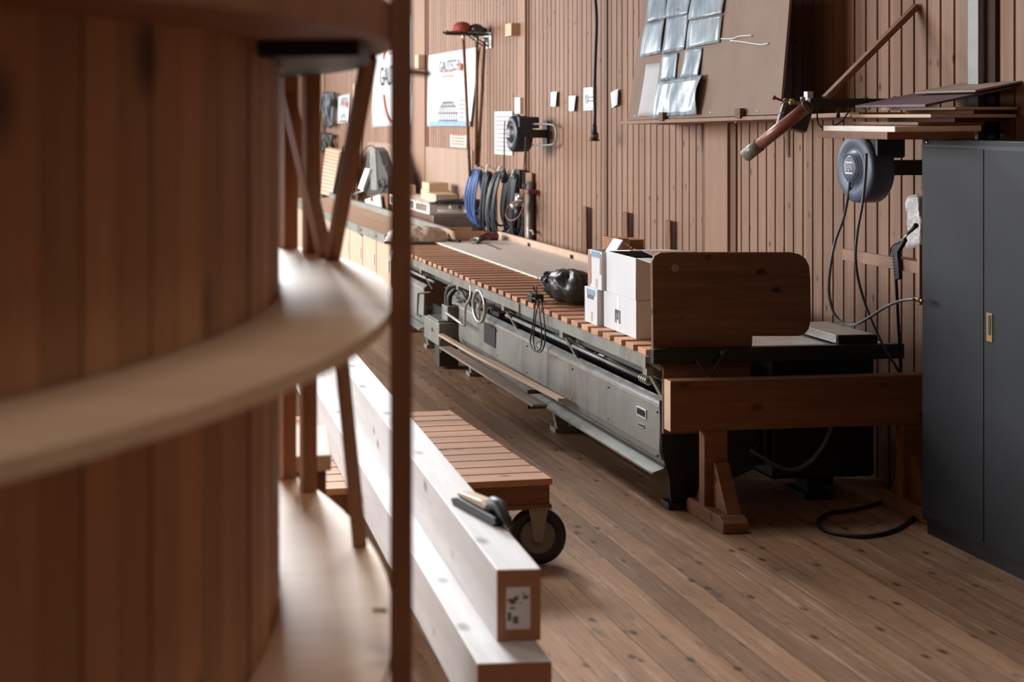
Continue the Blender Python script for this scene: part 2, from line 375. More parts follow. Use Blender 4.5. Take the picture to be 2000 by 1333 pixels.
MB().box(WX1 - .02, WX1 + .002, 6.52, 6.60, 0, HALL_Z).build('trim_%d' % n, M['groove'], kind='structure'); n += 1

# square blocks fixed to the wall posts
for (px, label) in (((1002, 45, 1031, 69), 'small pale wooden block fixed to the wall post high beside the cap rack'),
                    ((822, 107, 837, 134), 'small wooden block fixed to the wall post between the two large banners'),
                    ((697, 163, 710, 190), 'small wooden block on the far wall post right of the small white poster')):
    a = pX(px[0] + 13 if px[0] > 900 else px[0] + 8, px[1], WX1 - .03); c = pX(px[0], px[3], WX1 - .11)
    c = Vector((WX1 - .11, a.y + .02, c.z))
    ya = a.y; w = .2
    o = MB().box(WX1 - .12, WX1 - .03, ya, ya + w, c.z, a.z).build('wall_block', M['palewood'], origin=(WX1 - .03, ya, c.z), bevel=.003)
    tag(o, label, 'wooden block', 'blocks on the wall posts')

# ================================================================== ROUND TIMBER TOWER (left foreground)
TX, TY, TR, TRO = -1.836, 3.313, 2.283, 2.515
tow = thing('round_timber_tower', 'large round tower of upright timber staves with projecting plywood rings in the left foreground', 'timber tower', (TX, TY, 0))
b = MB(); NS = 160
for i in range(NS):
    a0, a1 = 2 * PI * (i + .015) / NS, 2 * PI * (i + .985) / NS
    rr = TR - random.uniform(0, .006); ri = TR - .06
    p = [(TX + r * math.cos(a), TY + r * math.sin(a)) for r, a in ((ri, a0), (rr, a0), (rr, a1), (ri, a1))]
    b.hexa([(x, y, 0) for x, y in p] + [(x, y, 3.3) for x, y in p])
b.build('stave_wall', M['tower'], tow)
def ring(z0, z1, name, mat, r0=TR + .001, r1=TRO, a0=0, a1=2 * PI, n=120):
    mb = MB()
    pts = []
    for i in range(n + 1):
        a = a0 + (a1 - a0) * i / n
        pts.append([(TX + r * math.cos(a), TY + r * math.sin(a), z) for r, z in ((r0, z0), (r1, z0), (r1, z1), (r0, z1))])
    for i in range(n):
        k = len(mb.v); mb.v += [Vector(q) for q in pts[i] + pts[i + 1]]
        for j in range(4): mb.f.append([k + j, k + (j + 1) % 4, k + 4 + (j + 1) % 4, k + 4 + j]); mb.sm.append(False)
        if a1 - a0 < 6 and i in (0, n - 1):
            mb.f.append([k, k + 1, k + 2, k + 3] if i == 0 else [k + 4, k + 5, k + 6, k + 7]); mb.sm.append(False)
    return mb.build(name, mat, tow)
ring(.40, .424, 'ring', M['ring']); ring(1.033, 1.057, 'ring', M['ring']); ring(1.669, 1.693, 'ring', M['ring'])
ring(2.19, 2.262, 'ring', M['lath_dark'])
# black strip standing in for the shade under the top ring, along the staves
ang = lambda P: math.atan2(P[1] - TY, P[0] - TX)
ring(2.160, 2.19, 'shade_strip', M['black'], TR + .002, TR + .185, -.33, 1.3, 60)
def tpost(p0, p1, w, h, mat='lath', name='lattice_lath'):
    return MB().bar(p0, p1, w, h, up=(Vector((TX, TY, 0)) - Vector((p0[0], p0[1], 0))).normalized()).build(name, M[mat], tow, bevel=.002)
def rp(x, r, zz, near=False):      # point on the circle of radius r round the tower axis, seen in image column x, far or near crossing
    a = (x - CX) / F_PX; dx, dy = _w(a, 1.0)
    B = dx * TX + dy * TY; A = dx * dx + dy * dy; C_ = TX * TX + TY * TY - r * r
    q = math.sqrt(max(B * B - A * C_, 0)); d = (B - q if near else B + q) / A
    return Vector((dx * d, dy * d, zz))
RM = TRO - .03
tpost(rp(608, RM, 1.693), rp(608, RM, 2.19), .042, .04)
tpost(rp(602, RM, 1.057), rp(602, RM, 1.669), .034, .04)
tpost(rp(563, RM, 1.693), rp(563, RM, 2.19), .05, .04)
tpost(rp(560, RM, 1.057), rp(560, RM, 1.669), .05, .04)
tpost(rp(636, RM, 1.693), rp(548, RM, 2.19), .05, .03)
tpost(rp(648, RM, 1.693), rp(722, RM, 2.19), .042, .03)
tpost(rp(650, RM, 1.669), rp(703, RM, 1.057), .026, .03)
tpost(rp(741, RM + .002, 1.057), rp(748, RM, 1.0), .02, .03, 'lath', 'peg')
P0 = pD(771, 600, 2.64); P0.z = 0
pl = tow; dirv = Vector((P0.x - TX, P0.y - TY, 0)).normalized(); P0 = Vector((TX, TY, 0)) + dirv * (TRO + .0205)
MB().bar(P0, P0 + Z * 3.3, .030, .04, up=dirv).build('long_lath', M['lath_dark'], tow, bevel=.002)
q = pD(772, 140, 2.62); MB().bar(P0 + Z * (q.z) + dirv * .02, P0 + Z * (q.z - .004) + dirv * .055, .012, .012).build('peg', M['lath'], tow)

# timber stand behind the tower
sx0, sx1, sy0, sy1 = pD(470, 900, 4.25).x, pD(645, 900, 4.25).x, 0, 0
s0, s1, s2, s3 = pZ(566, 893, 1.10), pZ(647, 889, 1.10), pZ(639, 833, 1.10), pZ(560, 829, 1.10)
st = thing('timber_stand', 'low timber stand with a thick board top behind the round tower', 'wooden stand', ((s0.x + s1.x) / 2, (s1.y + s2.y) / 2, 0))
MB().sheet([s0, s1, s2, s3], (0, 0, -.045)).build('board_top', M['palewood'], st, bevel=.003)
cx, cy = (s0 + s1 + s2 + s3).x / 4, (s0 + s1 + s2 + s3).y / 4
MB().box(cx - .045, cx + .045, cy - .045, cy + .045, .04, 1.055).build('post', M['brownwood'], st, bevel=.003)
MB().box(cx - .06, cx + .06, cy - .17, cy + .17, 0, .04).build('foot', M['brownwood'], st, bevel=.003)

# ================================================================== DOLLY AND THE TWO LONG BEAMS
DT = .40
Td = Matrix.Translation((2.153, 6.323, 0)) @ Matrix.Rotation(math.radians(2.63), 4, 'Z')
dol = thing('platform_dolly', 'low wooden platform dolly with slatted deck and big rubber wheels under the long beams', 'dolly', (1.6, 7.0, 0))
b = MB(Td)
for i in range(12): b.box(-1.1, 0 + random.uniform(-.004, .004), i * .13, i * .13 + .119, DT - .03, DT)
b.build('slatted_deck', M['dolly'], dol, bevel=.003)
b = MB(Td).box(-1.09, -.01, .005, .045, DT - .115, DT - .03).box(-1.09, -.01, 1.5, 1.54, DT - .115, DT - .03)
b.box(-.055, -.01, .045, 1.5, DT - .115, DT - .03).box(-1.09, -1.045, .045, 1.5, DT - .115, DT - .03)
b.box(-.52, -.58, .045, 1.5, DT - .115, DT - .03)
b.build('frame', M['brownwood'], dol, bevel=.003)
for q in ((-.42, -.005), (-1.09, -.68)): MB(Td).box(*q, -.012, .045, DT - .135, DT - .115).build('corner_board', M['brownwood'], dol, bevel=.003)
for (wx, wy) in ((-.058, .035), (-1.04, .035), (-.09, 1.46), (-1.02, 1.46)):
    R = .1325
    w = MB(Td).lathe([(R * .62, -.024), (R * .86, -.026), (R * .97, -.016), (R, 0), (R * .97, .016), (R * .86, .026), (R * .62, .024), (R * .62, -.024)], (wx, wy, R), (.20, .98, 0), 40).build('wheel', M['black'], dol)
    h = MB(Td).lathe([(.0, -.028), (.02, -.028), (.022, -.018), (R * .5, -.012), (R * .63, -.022), (R * .63, .022), (R * .5, .012), (.022, .018), (.02, .028), (0, .028)], (wx, wy, R), (.20, .98, 0), 30)
    h.build('hub', M['wheelgrey'], w)
    cb = MB(Td)
    ax = Vector((.20, .98, 0)); px_ = Vector((.98, -.20, 0))
    for sgn in (-1, 1):
        o = Vector((wx, wy, 0)) + ax * .034 * sgn
        cb.prism([o + px_ * -.018 + Z * (R - .02), o + px_ * .018 + Z * (R - .02), o + px_ * .045 + Z * .27, o + px_ * -.045 + Z * .27], ax * .004 * sgn)
    cb.bar(Vector((wx, wy, .27)) - px_ * .06, Vector((wx, wy, .27)) + px_ * .06, .1, .008).cyl((wx, wy, .27), (wx, wy, .288), .03)
    cb.cyl(Vector((wx, wy, R)) - ax * .042, Vector((wx, wy, R)) + ax * .042, .008)
    cb.build('caster_fork', M['bracket'], dol)
Tb = Matrix.Translation((1.061, 3.723, 0)) @ Matrix.Rotation(math.radians(-3.08), 4, 'Z')
o = MB().box(0, .203, 0, 6.4, 0, .19).build('timber_beam', M['spruce'], origin=(0, 0, 0), bevel=.003)
o.matrix_world = Tb @ Matrix.Translation((0, 0, DT)); tag(o, 'wide pale glued timber beam lying flat on the dolly, under the other beam', 'timber beam', 'long timber beams on the dolly')
def beam_end(parent, x1, z1):
    pass
o['_o'] = (0, 0, 0)
e = MB().box(.001, .202, -.0012, .002, .001, .189).build('end_grain', M['spruce_end'], o)
Tb2 = Matrix.Translation((1.159, 3.872, 0)) @ Matrix.Rotation(math.radians(-3.08), 4, 'Z')
o = MB().box(0, .125, 0, 6.5, 0, .2).build('timber_beam', M['spruce'], origin=(0, 0, 0), bevel=.003); o['_o'] = (0, 0, 0)
o.matrix_world = Tb2 @ Matrix.Translation((0, 0, DT + .19)); tag(o, 'upper pale glued timber beam with a white label on its end', 'timber beam', 'long timber beams on the dolly')
MB().box(.001, .124, -.0012, .002, .001, .199).build('end_grain', M['spruce_end'], o)
lb = MB().box(.026, .094, -.003, -.0012, .034, .151).build('end_label', M['white'], o); lb['label'] = 'white paper label'
b = MB()
for (x0, x1, z0, z1) in ((.03, .058, .112, .12), (.036, .052, .104, .112), (.048, .062, .12, .126), (.074, .088, .118, .128), (.07, .08, .132, .135), (.036, .05, .09, .096),
                         (.03, .04, .058, .082), (.045, .06, .05, .07), (.064, .07, .105, .108)): b.box(x0, x1, -.0036, -.003, z0, z1)
b.build('label_print', M['grey_print'], lb)

# black and tan hand tool lying on the upper beam
zt = .7905
a0, a1 = pZ(900, 984, zt), pZ(985, 1030, zt); d = (a1 - a0).normalized(); sd = d.cross(Z)
a0 = a0 - sd * .0
tl = thing('hand_tool', 'black hand tool with a tan upper grip lying across the top of the upper beam', 'hand tool', (a0 + a1) / 2)
Lg = (a1 - a0).length
def tp(u, v, w): return a0 + d * (u * Lg) + sd * v + Z * w
MB().prism([tp(-.02, -.03, .0), tp(.93, -.03, .0), tp(1.0, -.03, .012), tp(.98, -.03, .03), tp(.1, -.03, .032), tp(-.06, -.03, .016)], sd * .06).build('body', M['black'], tl, bevel=.004)
MB().prism([tp(.02, -.024, .032), tp(.70, -.024, .032), tp(.74, -.024, .048), tp(.62, -.024, .056), tp(.12, -.024, .048)], sd * .048).build('tan_grip', M['tan'], tl, bevel=.005)
MB().tube([tp(.70, 0, .03), tp(.78, 0, .055), tp(.9, 0, .058), tp(1.02, 0, .03), tp(1.12, 0, .012)], [.02, .024, .022, .016, .01], 14).build('handle', M['black'], tl)
MB().cyl(tp(.74, -.031, .05), tp(.74, -.02, .05), .006).build('screw', M['chrome'], tl)

# ================================================================== LONG PRESS BENCH
ben = thing('press_bench', 'long grey steel press bench with slatted wooden deck running along the right wall', 'workbench', (3.6, 10.2, 0))
b = MB(); y = 7.20
while y < 13.32:
    b.box(2.958 + random.uniform(-.006, .006), 4.2 if y > 7.76 else 3.43, y, y + .11, .80, .83); y += .17
b.build('slat_deck', M['slat'], ben, bevel=.002)
MB().box(2.945, 2.951, 7.165, 13.35, .738, .80).box(2.951, 2.99, 7.165, 13.35, .794, .80).box(2.951, 2.99, 7.165, 13.35, .738, .743).build('front_rail', M['metal'], ben)
MB().box(4.19, 4.2, 7.8, 13.35, .738, .7995).build('back_rail', M['metal'], ben)
MB().box(2.939, 2.9455, 9.3, 9.32, .737, .801).build('rail_joint', M['metal_dark'], ben)
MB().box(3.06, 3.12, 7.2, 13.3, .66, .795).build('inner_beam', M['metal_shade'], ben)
MB().cyl((3.02, 7.3, .648), (3.02, 9.85, .648), .013).build('guide_pipe', M['metal'], ben)
MB().cyl((3.02, 11.9, .648), (3.02, 13.3, .648), .013).build('guide_pipe', M['metal'], ben)
b = MB()
for i in range(4): b.torus((3.02, 7.30 + i * .028, .648), (0, 1, 0), .017, .008, 18, 8)
b.build('pipe_collar', M['metal_light'], ben)
MB().cyl((3.28, 7.25, .55), (3.28, 11.0, .55), .10, seg=28).build('roller', M['gloss_black'], ben)
for yy in (7.19, 8.50, 9.72, 10.93, 12.14, 13.28):
    b = MB().bar((2.962, yy, .735), (3.058, yy, .565), .012, .045, up=(0, 1, 0)).box(2.952, 2.985, yy - .028, yy + .028, .70, .742)
    b.bar((2.975, yy + .05, .74), (3.19, yy + .05, .60), .04, .008, up=(0, 1, 0))
    b.build('strut', M['metal'], ben)
def trough(y0, y1, name='trough'):
    prof = [(3.06, .57), (3.028, .545), (3.024, .30), (3.035, .262), (3.06, .235), (3.06, .215), (2.985, .190), (2.985, .180), (3.075, .205), (3.075, .255), (3.05, .30), (3.046, .54), (3.065, .555)]
    o = MB().prism([(x, y0, z) for x, z in prof], (0, y1 - y0, 0)).build(name, M['metal'], ben)
    MB().prism([(3.062, y0 + .002, .5735), (3.026, y0 + .002, .5465), (3.0262, y0 + .002, .53), (3.0235, y0 + .002, .53), (3.0235, y0 + .002, .5475), (3.061, y0 + .002, .5755)], (0, y1 - y0 - .004, 0)).build('bright_edge', M['metal_light'], o)  # edge strip in brighter steel than the trough
    MB().box(3.05, 3.62, y0, y1, .21, .225).box(3.60, 3.62, y0, y1, .225, .56).build('trough_floor', M['metal_dark'], o)
    return o
t1 = trough(7.17, 8.955); t2 = trough(8.962, 11.15, 'trough'); t3 = trough(12.32, 13.5)
for yy in (7.2, 7.9, 8.5, 9.4, 10.1):
    for zz in (.27 if yy < 7.4 else .32, .5): MB().cyl((3.0215, yy, zz), (3.03, yy, zz), .006, seg=10).build('bolt_head', M['metal_dark'], ben)
MB().box(3.019, 3.026, 10.13, 10.42, .37, .52).build('dark_cover_plate', M['black'], ben)
a, c = pX(1243, 792, 3.02), pX(1261, 822, 3.02)
pl1 = MB().box(3.0205, 3.025, c.y, a.y, c.z + .006, a.z).build('maker_plate', M['white'], ben)
b = MB().box(3.0195, 3.0205, c.y + .006, a.y - .006, c.z + .012, c.z + .045)
for i in range(3): b.box(3.0195, 3.0205, c.y + .01, a.y - .01, a.z - .012 - i * .011, a.z - .007 - i * .011)
b.build('plate_print', M['black_print'], pl1)
a2, c2 = pX(1246, 825, 3.02), pX(1257, 838, 3.02)
pl2 = MB().box(3.0205, 3.025, c2.y, a2.y, c2.z, a2.z).build('small_plate', M['metal_light'], ben)
MB().box(3.0195, 3.0205, c2.y + .005, a2.y - .005, c2.z + .008, c2.z + .014).box(3.0195, 3.0205, c2.y + .005, a2.y - .005, a2.z - .012, a2.z - .006).build('plate_print', M['grey_print'], pl2)
for yy in (9.0, 11.05, 12.45, 13.4):
    MB().prism([(3.06, yy, .21), (3.2, yy, .21), (3.17, yy, .03), (3.10, yy, .03)], (0, .05, 0)).box(3.08, 3.22, yy - .02, yy + .09, 0, .03).build('foot', M['metal'], ben)
# near end frame: dark curved plate
MB().prism([(x, 7.152, z) for x, z in ((3.02, .57), (3.55, .57), (3.55, .2), (3.30, .10), (3.24, .035), (3.08, .035), (3.07, .16), (3.03, .30))], (0, .017, 0)).box(3.06, 3.26, 7.135, 7.24, 0, .035).build('end_frame', M['iron'], ben, bevel=.004)
# drive: gearbox, motor, hose bends, rods
gb = MB().box(2.90, 3.12, 11.30, 11.80, .20, .385).build('gearbox', M['metal'], ben, bevel=.008)
MB().box(2.895, 2.90, 11.5, 11.53, .29, .32).build('lever_slot', M['metal_dark'], gb)
MB().box(2.91, 3.1, 11.36, 11.72, .385, .40).box(2.97, 3.08, 11.3, 11.48, .40, .52).build('gearbox_top', M['metal'], gb, bevel=.006)
MB().box(2.93, 3.09, 11.40, 11.55, .02, .2).build('gearbox_foot', M['metal_dark'], gb)
MB().box(3.10, 3.6, 11.18, 12.3, .12, .42).build('motor_base', M['iron'], ben)
mo = MB().cyl((3.22, 11.25, .56), (3.22, 11.95, .56), .085, seg=28).build('motor', M['metal_dark'], ben)
b = MB()
for k in range(18):
    a = 2 * PI * k / 18; b.bar((3.22 + .095 * math.cos(a), 11.55, .56 + .095 * math.sin(a)), (3.22 + .095 * math.cos(a), 11.93, .56 + .095 * math.sin(a)), .006, .03, up=(math.cos(a), 0, math.sin(a)))
b.build('cooling_fin', M['metal_light'], mo)
MB().lathe([(.0, 0), (.055, 0), (.06, .01), (.06, .15), (.068, .16), (.068, .2)], (3.22, 11.05, .56), (0, 1, 0), 28).build('motor_shaft_cover', M['bracket'], mo)
for k, dx in ((0, 0), (1, .05)):
    MB().tube(spline([(3.0 + dx * .2, 11.42 - dx, .5), (3.0 + dx * .2, 11.42 - dx, .60), (3.02 + dx, 11.36 - dx, .68), (3.08, 11.2 - dx, .70), (3.1, 10.95, .69)], 6), .022, 12).build('pipe_bend', M['metal_dark'], ben)
q0, q1 = pX(872, 612, 2.93), pX(907, 636, 2.93)
MB().cyl(q0, q1, .012).build('push_rod', M['metal_light'], ben)
MB().tube(spline([pX(919, 548, 2.96), pX(919, 580, 2.94), pX(910, 597, 2.93), pX(908, 622, 2.93), pX(908, 638, 2.93)], 5), .010, 10).build('shift_lever', M['metal_light'], ben)
MB().tube([pX(866, 600, 2.98), pX(866, 690, 2.98)], .012, 8).build('upright_rod', M['metal_dark'], ben)
MB().tube([pX(842, 571, 3.02), pX(817, 573, 3.02), pX(815, 616, 3.02), pX(822, 618, 3.02)], .008, 8).build('trough_handle', M['metal_dark'], ben)
hw = MB().torus((2.94, 10.27, .658), (1, .1, 0), .115, .013, 36, 12).build('handwheel', M['metal_light'], ben)
b = MB().cyl((2.925, 10.27, .658), (3.14, 10.29, .658), .018)
for k in range(3):
    a = 2 * PI * k / 3 + .3; b.bar((2.945, 10.27, .658), (2.94 + .012 * math.cos(a), 10.27 + .112 * math.cos(a), .658 + .112 * math.sin(a)), .014, .012)
b.build('spoke', M['metal_light'], hw)
for (yy, zz, ln) in ((10.5, .63, .2), (10.75, .60, .22)):
    MB().cyl((3.03, yy, zz), (3.28, yy, zz), .02).cyl((3.08, yy, .56), (3.08, yy, .735), .01).build('linkage', M['metal_dark'], ben)
MB().box(3.1, 3.5, 10.3, 11.0, .57, .60).build('drive_plate', M['metal_dark'], ben)

# pale boards lying on the bench deck, slotted fence board along the wall
tag(MB().box(3.46, 4.19, 8.35, 10.47, .831, .845).build('plywood_sheet', M['ply'], origin=(3.8, 9.4, .831), bevel=.002), 'pale plywood sheet on the bench deck beside the black sack', 'plywood sheet', 'plywood sheets on the bench')
tag(MB().box(3.45, 4.19, 10.475, 13.65, .831, .845).build('plywood_sheet', M['ply'], origin=(3.8, 12.0, .831), bevel=.002), 'long pale plywood sheet on the far part of the bench deck under the red tool', 'plywood sheet', 'plywood sheets on the bench')
prof = []
fb = MB(); y = 8.2; zt = .905
ys = [8.2, 11.05, 11.14, 11.78, 11.87, 12.95, 13.04, 14.0]
fb = MB().box(4.20, 4.23, 8.2, 14.0, .70, .835).box(4.20, 4.23, 8.2, 14.0, .875, .905)
for i in range(0, len(ys), 2): fb.box(4.20, 4.23, ys[i], ys[i + 1], .835, .875)
tag(fb.build('fence_board', M['doorwood'], origin=(4.215, 11, .70), bevel=.002), 'long pale fence board with rectangular slots along the back of the bench', 'fence board')

# low rack with boards beside the bench foot
rk = thing('board_rack', 'low steel floor rack holding offcut boards along the foot of the press bench', 'rack', (2.88, 9.9, 0))
for yy in (8.85, 11.05):
    b = MB().bar((2.86, yy, 0), (2.86, yy, .31), .03, .03).bar((2.955, yy, 0), (2.955, yy, .31), .02, .03).bar((2.85, yy, .205), (2.97, yy, .205), .025, .025).bar((2.85, yy, .30), (2.97, yy, .30), .025, .025)
    b.build('rack_frame', M['metal_dark'], rk)
tag(MB().prism([(2.85, 8.75, .219), (2.95, 8.75, .219), (2.95, 11.1, .219), (2.85, 11.1, .219)], (0, 0, .015)).build('offcut_board', M['greywood'], origin=(2.9, 9.9, .219), bevel=.002), 'thin offcut board on the lower level of the floor rack', 'board', 'offcut boards on the floor rack')
p = [(2.845, 11.12), (2.89, 11.12), (2.90, 10.2), (2.93, 9.75), (2.945, 9.1), (2.965, 8.45), (2.915, 8.45), (2.89, 9.1), (2.865, 9.75), (2.85, 10.2)]
tag(MB().prism([(x, y, .314) for x, y in p], (0, 0, .018)).build('offcut_board', M['doorwood'], origin=(2.9, 9.9, .314), bevel=.002), 'crooked pale offcut board lying on top of the floor rack', 'board', 'offcut boards on the floor rack')

# ================================================================== ON THE BENCH
def carton(name, label, x0, x1, y0, y1, z0, z1, group, open_top=False, mat='card'):
    t = thing(name, label, 'cardboard box', ((x0 + x1) / 2, (y0 + y1) / 2, z0), group)
    w = .006
    b = MB().box(x0, x1, y0, y1, z0, z0 + w).box(x0, x0 + w, y0, y1, z0 + w, z1).box(x1 - w, x1, y0, y1, z0 + w, z1).box(x0 + w, x1 - w, y0, y0 + w, z0 + w, z1).box(x0 + w, x1 - w, y1 - w, y1, z0 + w, z1)
    if not open_top: b.box(x0 + w, x1 - w, y0 + w, (y0 + y1) / 2 - .001, z1 - w, z1).box(x0 + w, x1 - w, (y0 + y1) / 2 + .001, y1 - w, z1 - w, z1)
    b.build('carton', M[mat], t, bevel=.0015); return t
G = 'white cartons on the bench'
bx = carton('cardboard_box', 'large white cardboard box with a black mark, at the bottom of the stack', 3.052, 3.43, 7.555, 8.045, .831, 1.04, G)
MB().box(3.0512, 3.0522, 7.80, 7.835, .836, 1.038).build('tape', M['white'], bx)
b = MB()
q = lambda yy, zz: (3.0506, yy, zz)
for (pts) in ([(7.865, .955), (7.855, .955), (7.855, .89), (7.865, .89)], [(7.845, .955), (7.838, .955), (7.838, .89), (7.845, .89)], [(7.81, .955), (7.80, .955), (7.80, .89), (7.81, .89)], [(7.79, .955), (7.783, .955), (7.783, .89), (7.79, .89)],
              [(7.835, .955), (7.825, .955), (7.815, .90), (7.825, .90)], [(7.822, .955), (7.813, .955), (7.825, .90), (7.834, .90)], [(7.868, .888), (7.838, .888), (7.838, .882), (7.868, .882)], [(7.81, .888), (7.78, .888), (7.78, .882), (7.81, .882)]):
    b.prism([q(*p) for p in pts], (.0008, 0, 0))
b.build('black_mark', M['black_print'], bx)
bx2 = carton('cardboard_box', 'large white cardboard box with opened lid on top of the marked box', 3.053, 3.425, 7.56, 8.005, 1.041, 1.275, G, True)
p = [(3.06, 8.0, 1.274), (3.42, 8.0, 1.274), (3.42, 7.60, 1.30), (3.06, 7.66, 1.305)]
MB().sheet(p, (0, 0, .005)).build('flap', M['card'], bx2)
MB().sheet([(3.06, 7.56, 1.272), (3.42, 7.56, 1.272), (3.42, 7.44, 1.25), (3.10, 7.44, 1.255)], (0, 0, .004)).build('flap', M['card'], bx2)
MB().sheet([(3.12, 7.63, 1.306), (3.40, 7.62, 1.303), (3.38, 7.47, 1.282), (3.14, 7.48, 1.285)], (0, 0, .005)).build('torn_flap', M['kraft'], bx2)
MB().box(3.062, 3.415, 7.57, 7.99, 1.05, 1.24).build('packed_paper', M['kraft'], bx2)
bx3 = carton('cardboard_box', 'small white box with a blue printed label, lower one left of the big carton', 3.02, 3.34, 8.065, 8.275, .831, 1.04, G)
MB().box(3.0186, 3.0198, 8.10, 8.235, 1.000, 1.032).build('blue_label', M['blue_print'], bx3)
MB().box(3.0186, 3.0198, 8.12, 8.225, .975, .999).build('grey_label', M['grey_print'], bx3)
MB().box(3.0186, 3.0198, 8.14, 8.165, .845, .90).build('tape', M['palewood'], bx3)
bx4 = carton('cardboard_box', 'small white open box stuffed with brown leaflets, stacked left of the big carton', 3.035, 3.30, 8.03, 8.225, 1.041, 1.265, G, True)
MB().box(3.0336, 3.0348, 8.06, 8.2, 1.225, 1.26).build('blue_label', M['blue_print'], bx4)
MB().box(3.0336, 3.0348, 8.205, 8.222, 1.06, 1.24).build('brown_tape', M['kraft'], bx4)
MB().box(3.0336, 3.0348, 8.035, 8.06, 1.13, 1.25).build('brown_tape', M['kraft'], bx4)
MB().box(3.0336, 3.0348, 8.10, 8.13, 1.045, 1.10).build('tape', M['palewood'], bx4)
# leaflets in and behind the upper small box
GL = 'leaflet bundles on the cartons'
T = Matrix.Translation((3.10, 8.13, 1.14)) @ Matrix.Rotation(.08, 4, 'Z') @ Matrix.Rotation(.60, 4, 'Y')
t = thing('leaflet_bundle', 'bundle of leaflets with a white cover leaning out of the small open box', 'leaflets', (3.10, 8.13, 1.14), GL)
MB(T).box(-.046, -.040, -.06, .06, 0, .20).build('white_cover', M['white'], t)
b = MB(T)
for i in range(8): b.box(-.038 + i * .011, -.030 + i * .011, -.058, .058 + random.uniform(-.003, .003), .0, .195 + random.uniform(-.004, .004))
b.build('folded_sheets', M['orange_edge'], t)
for (x0_, x1_, y0_, hh, lab) in ((1196, 1228, 8.30, 1.318, 'flat stack of orange brown leaflets on the brown parcel, left one of two'), (1229, 1259, 8.34, 1.305, 'flat stack of orange brown leaflets on the brown parcel, right one of two')):
    xa, xb = pY(x0_, 480, y0_).x, pY(x1_, 480, y0_).x
    t = thing('leaflet_bundle', lab, 'leaflets', ((xa + xb) / 2, y0_, 1.236), GL); b = MB(); z_ = 1.236
    while z_ < hh: b.box(xa + random.uniform(0, .004), xb - random.uniform(0, .004), y0_, y0_ + .17, z_, z_ + .009); z_ += .0125
    b.build('folded_sheets', M['orange_edge'], t)
    MB().box(xa + .008, xb - .008, y0_ + .006, y0_ + .165, 1.236, z_ - .004).build('inner_sheets', M['brownwood'], t)
tag(MB().box(3.14, 3.42, 8.285, 8.55, .846, 1.235).build('parcel', M['kraft'], origin=(3.27, 8.42, .846), bevel=.004), 'brown parcel hidden behind the small boxes under the leaflets', 'parcel')

# black sack
sk = thing('black_sack', 'crumpled black plastic sack lying on the bench deck left of the boxes', 'sack', (3.3, 9.05, .846))
b = MB()
import itertools
cs = [pZ(1056, 592, .85), pZ(1065, 560, .98)]
def lump(c, rx, ry, rz, amp, seed, zmin, n=40, m=24, lean=0):
    rnd = random.Random(seed); c = Vector(c); ph = [rnd.uniform(0, 6.3) for _ in range(12)]; vs = []
    for i in range(m + 1):
        th = PI * i / m
        for k in range(n):
            f = 2 * PI * k / n
            w = 1 + amp * (abs(math.sin(4 * f + ph[0] + 1.6 * th)) - .5 + .7 * (abs(math.sin(2.5 * th + 3 * f + ph[1])) - .5) + .5 * (abs(math.sin(7 * f - 4 * th + ph[2])) - .5)) * math.sin(th)
            v = Vector((math.sin(th) * math.cos(f) * rx * w, math.sin(th) * math.sin(f) * ry * w, math.cos(th) * rz * w)); v.x += lean * v.z
            if c.z + v.z < zmin: v.z = zmin - c.z
            vs.append(c + v)
    fs = [(i * n + k, (i + 1) * n + k, (i + 1) * n + (k + 1) % n, i * n + (k + 1) % n) for i in range(m) for k in range(n)]
    return vs, fs
vs, fs = lump((3.23, 9.04, .93), .165, .21, .125, .25, 5, .847, lean=-.35); b.add(vs, fs, True)
b.build('sack', M['blackbag'], sk)
b = MB(); vs, fs = lump((3.085, 9.10, .985), .045, .06, .05, .5, 9, .86); b.add(vs, fs, True); b.build('gathered_neck', M['blackbag'], sk)
# extension lead with socket block
pb = pZ(1048, 584, .83)
el = thing('extension_lead', 'black extension lead with socket block, its cable looped over the bench rail', 'extension lead', (2.99, 9.15, .83))
MB().box(2.965, 3.05, 9.12, 9.22, .832, .885).build('socket_block', M['black'], el, bevel=.006)
cpt = lambda x, y: pX(x, y, 2.925)
MB().tube(spline([(3.0, 9.13, .90), (2.98, 9.12, .93), cpt(1048, 560), cpt(1046, 590), cpt(1040, 640), cpt(1036, 668), cpt(1043, 685), cpt(1055, 682), cpt(1058, 660), cpt(1055, 620), cpt(1052, 592), cpt(1056, 587), cpt(1061, 610), cpt(1065, 660), cpt(1058, 686), cpt(1046, 684), cpt(1042, 660), cpt(1046, 620), cpt(1050, 590), (2.975, 9.16, .86)], 7), .0045, 8).build('cable', M['black'], el)
MB().tube(spline([cpt(1050, 680), cpt(1047, 672), cpt(1054, 667), cpt(1058, 672)], 6), .003, 6).build('cable_tie', M['black'], el)

# far end of the bench: sacks, tray, red tool, ruler
s1 = thing('cream_sack', 'cream plastic sack lying at the far end of the bench deck', 'sack', (3.6, 13.6, .846))
b = MB(); vs, fs = lump((3.30, 13.7, .86), .28, .16, .13, .22, 3, .847); b.add(vs, fs, True); b.build('sack', M['sack'], s1)
a = pZ(905, 470, .846)
ty = thing('card_tray', 'open pale card tray on the far end of the bench beside the red tool', 'tray', (a.x, a.y, .846))
x0, y0 = a.x - .06, a.y
b = MB().box(x0, x0 + .22, y0, y0 + .3, .847, .853)
b.sheet([(x0, y0, .853), (x0 + .22, y0, .853), (x0 + .24, y0 - .03, .94), (x0 - .05, y0 - .03, .94)], (0, .004, 0)).sheet([(x0, y0 + .3, .853), (x0 + .22, y0 + .3, .853), (x0 + .24, y0 + .33, .95), (x0 - .05, y0 + .33, .95)], (0, -.004, 0))
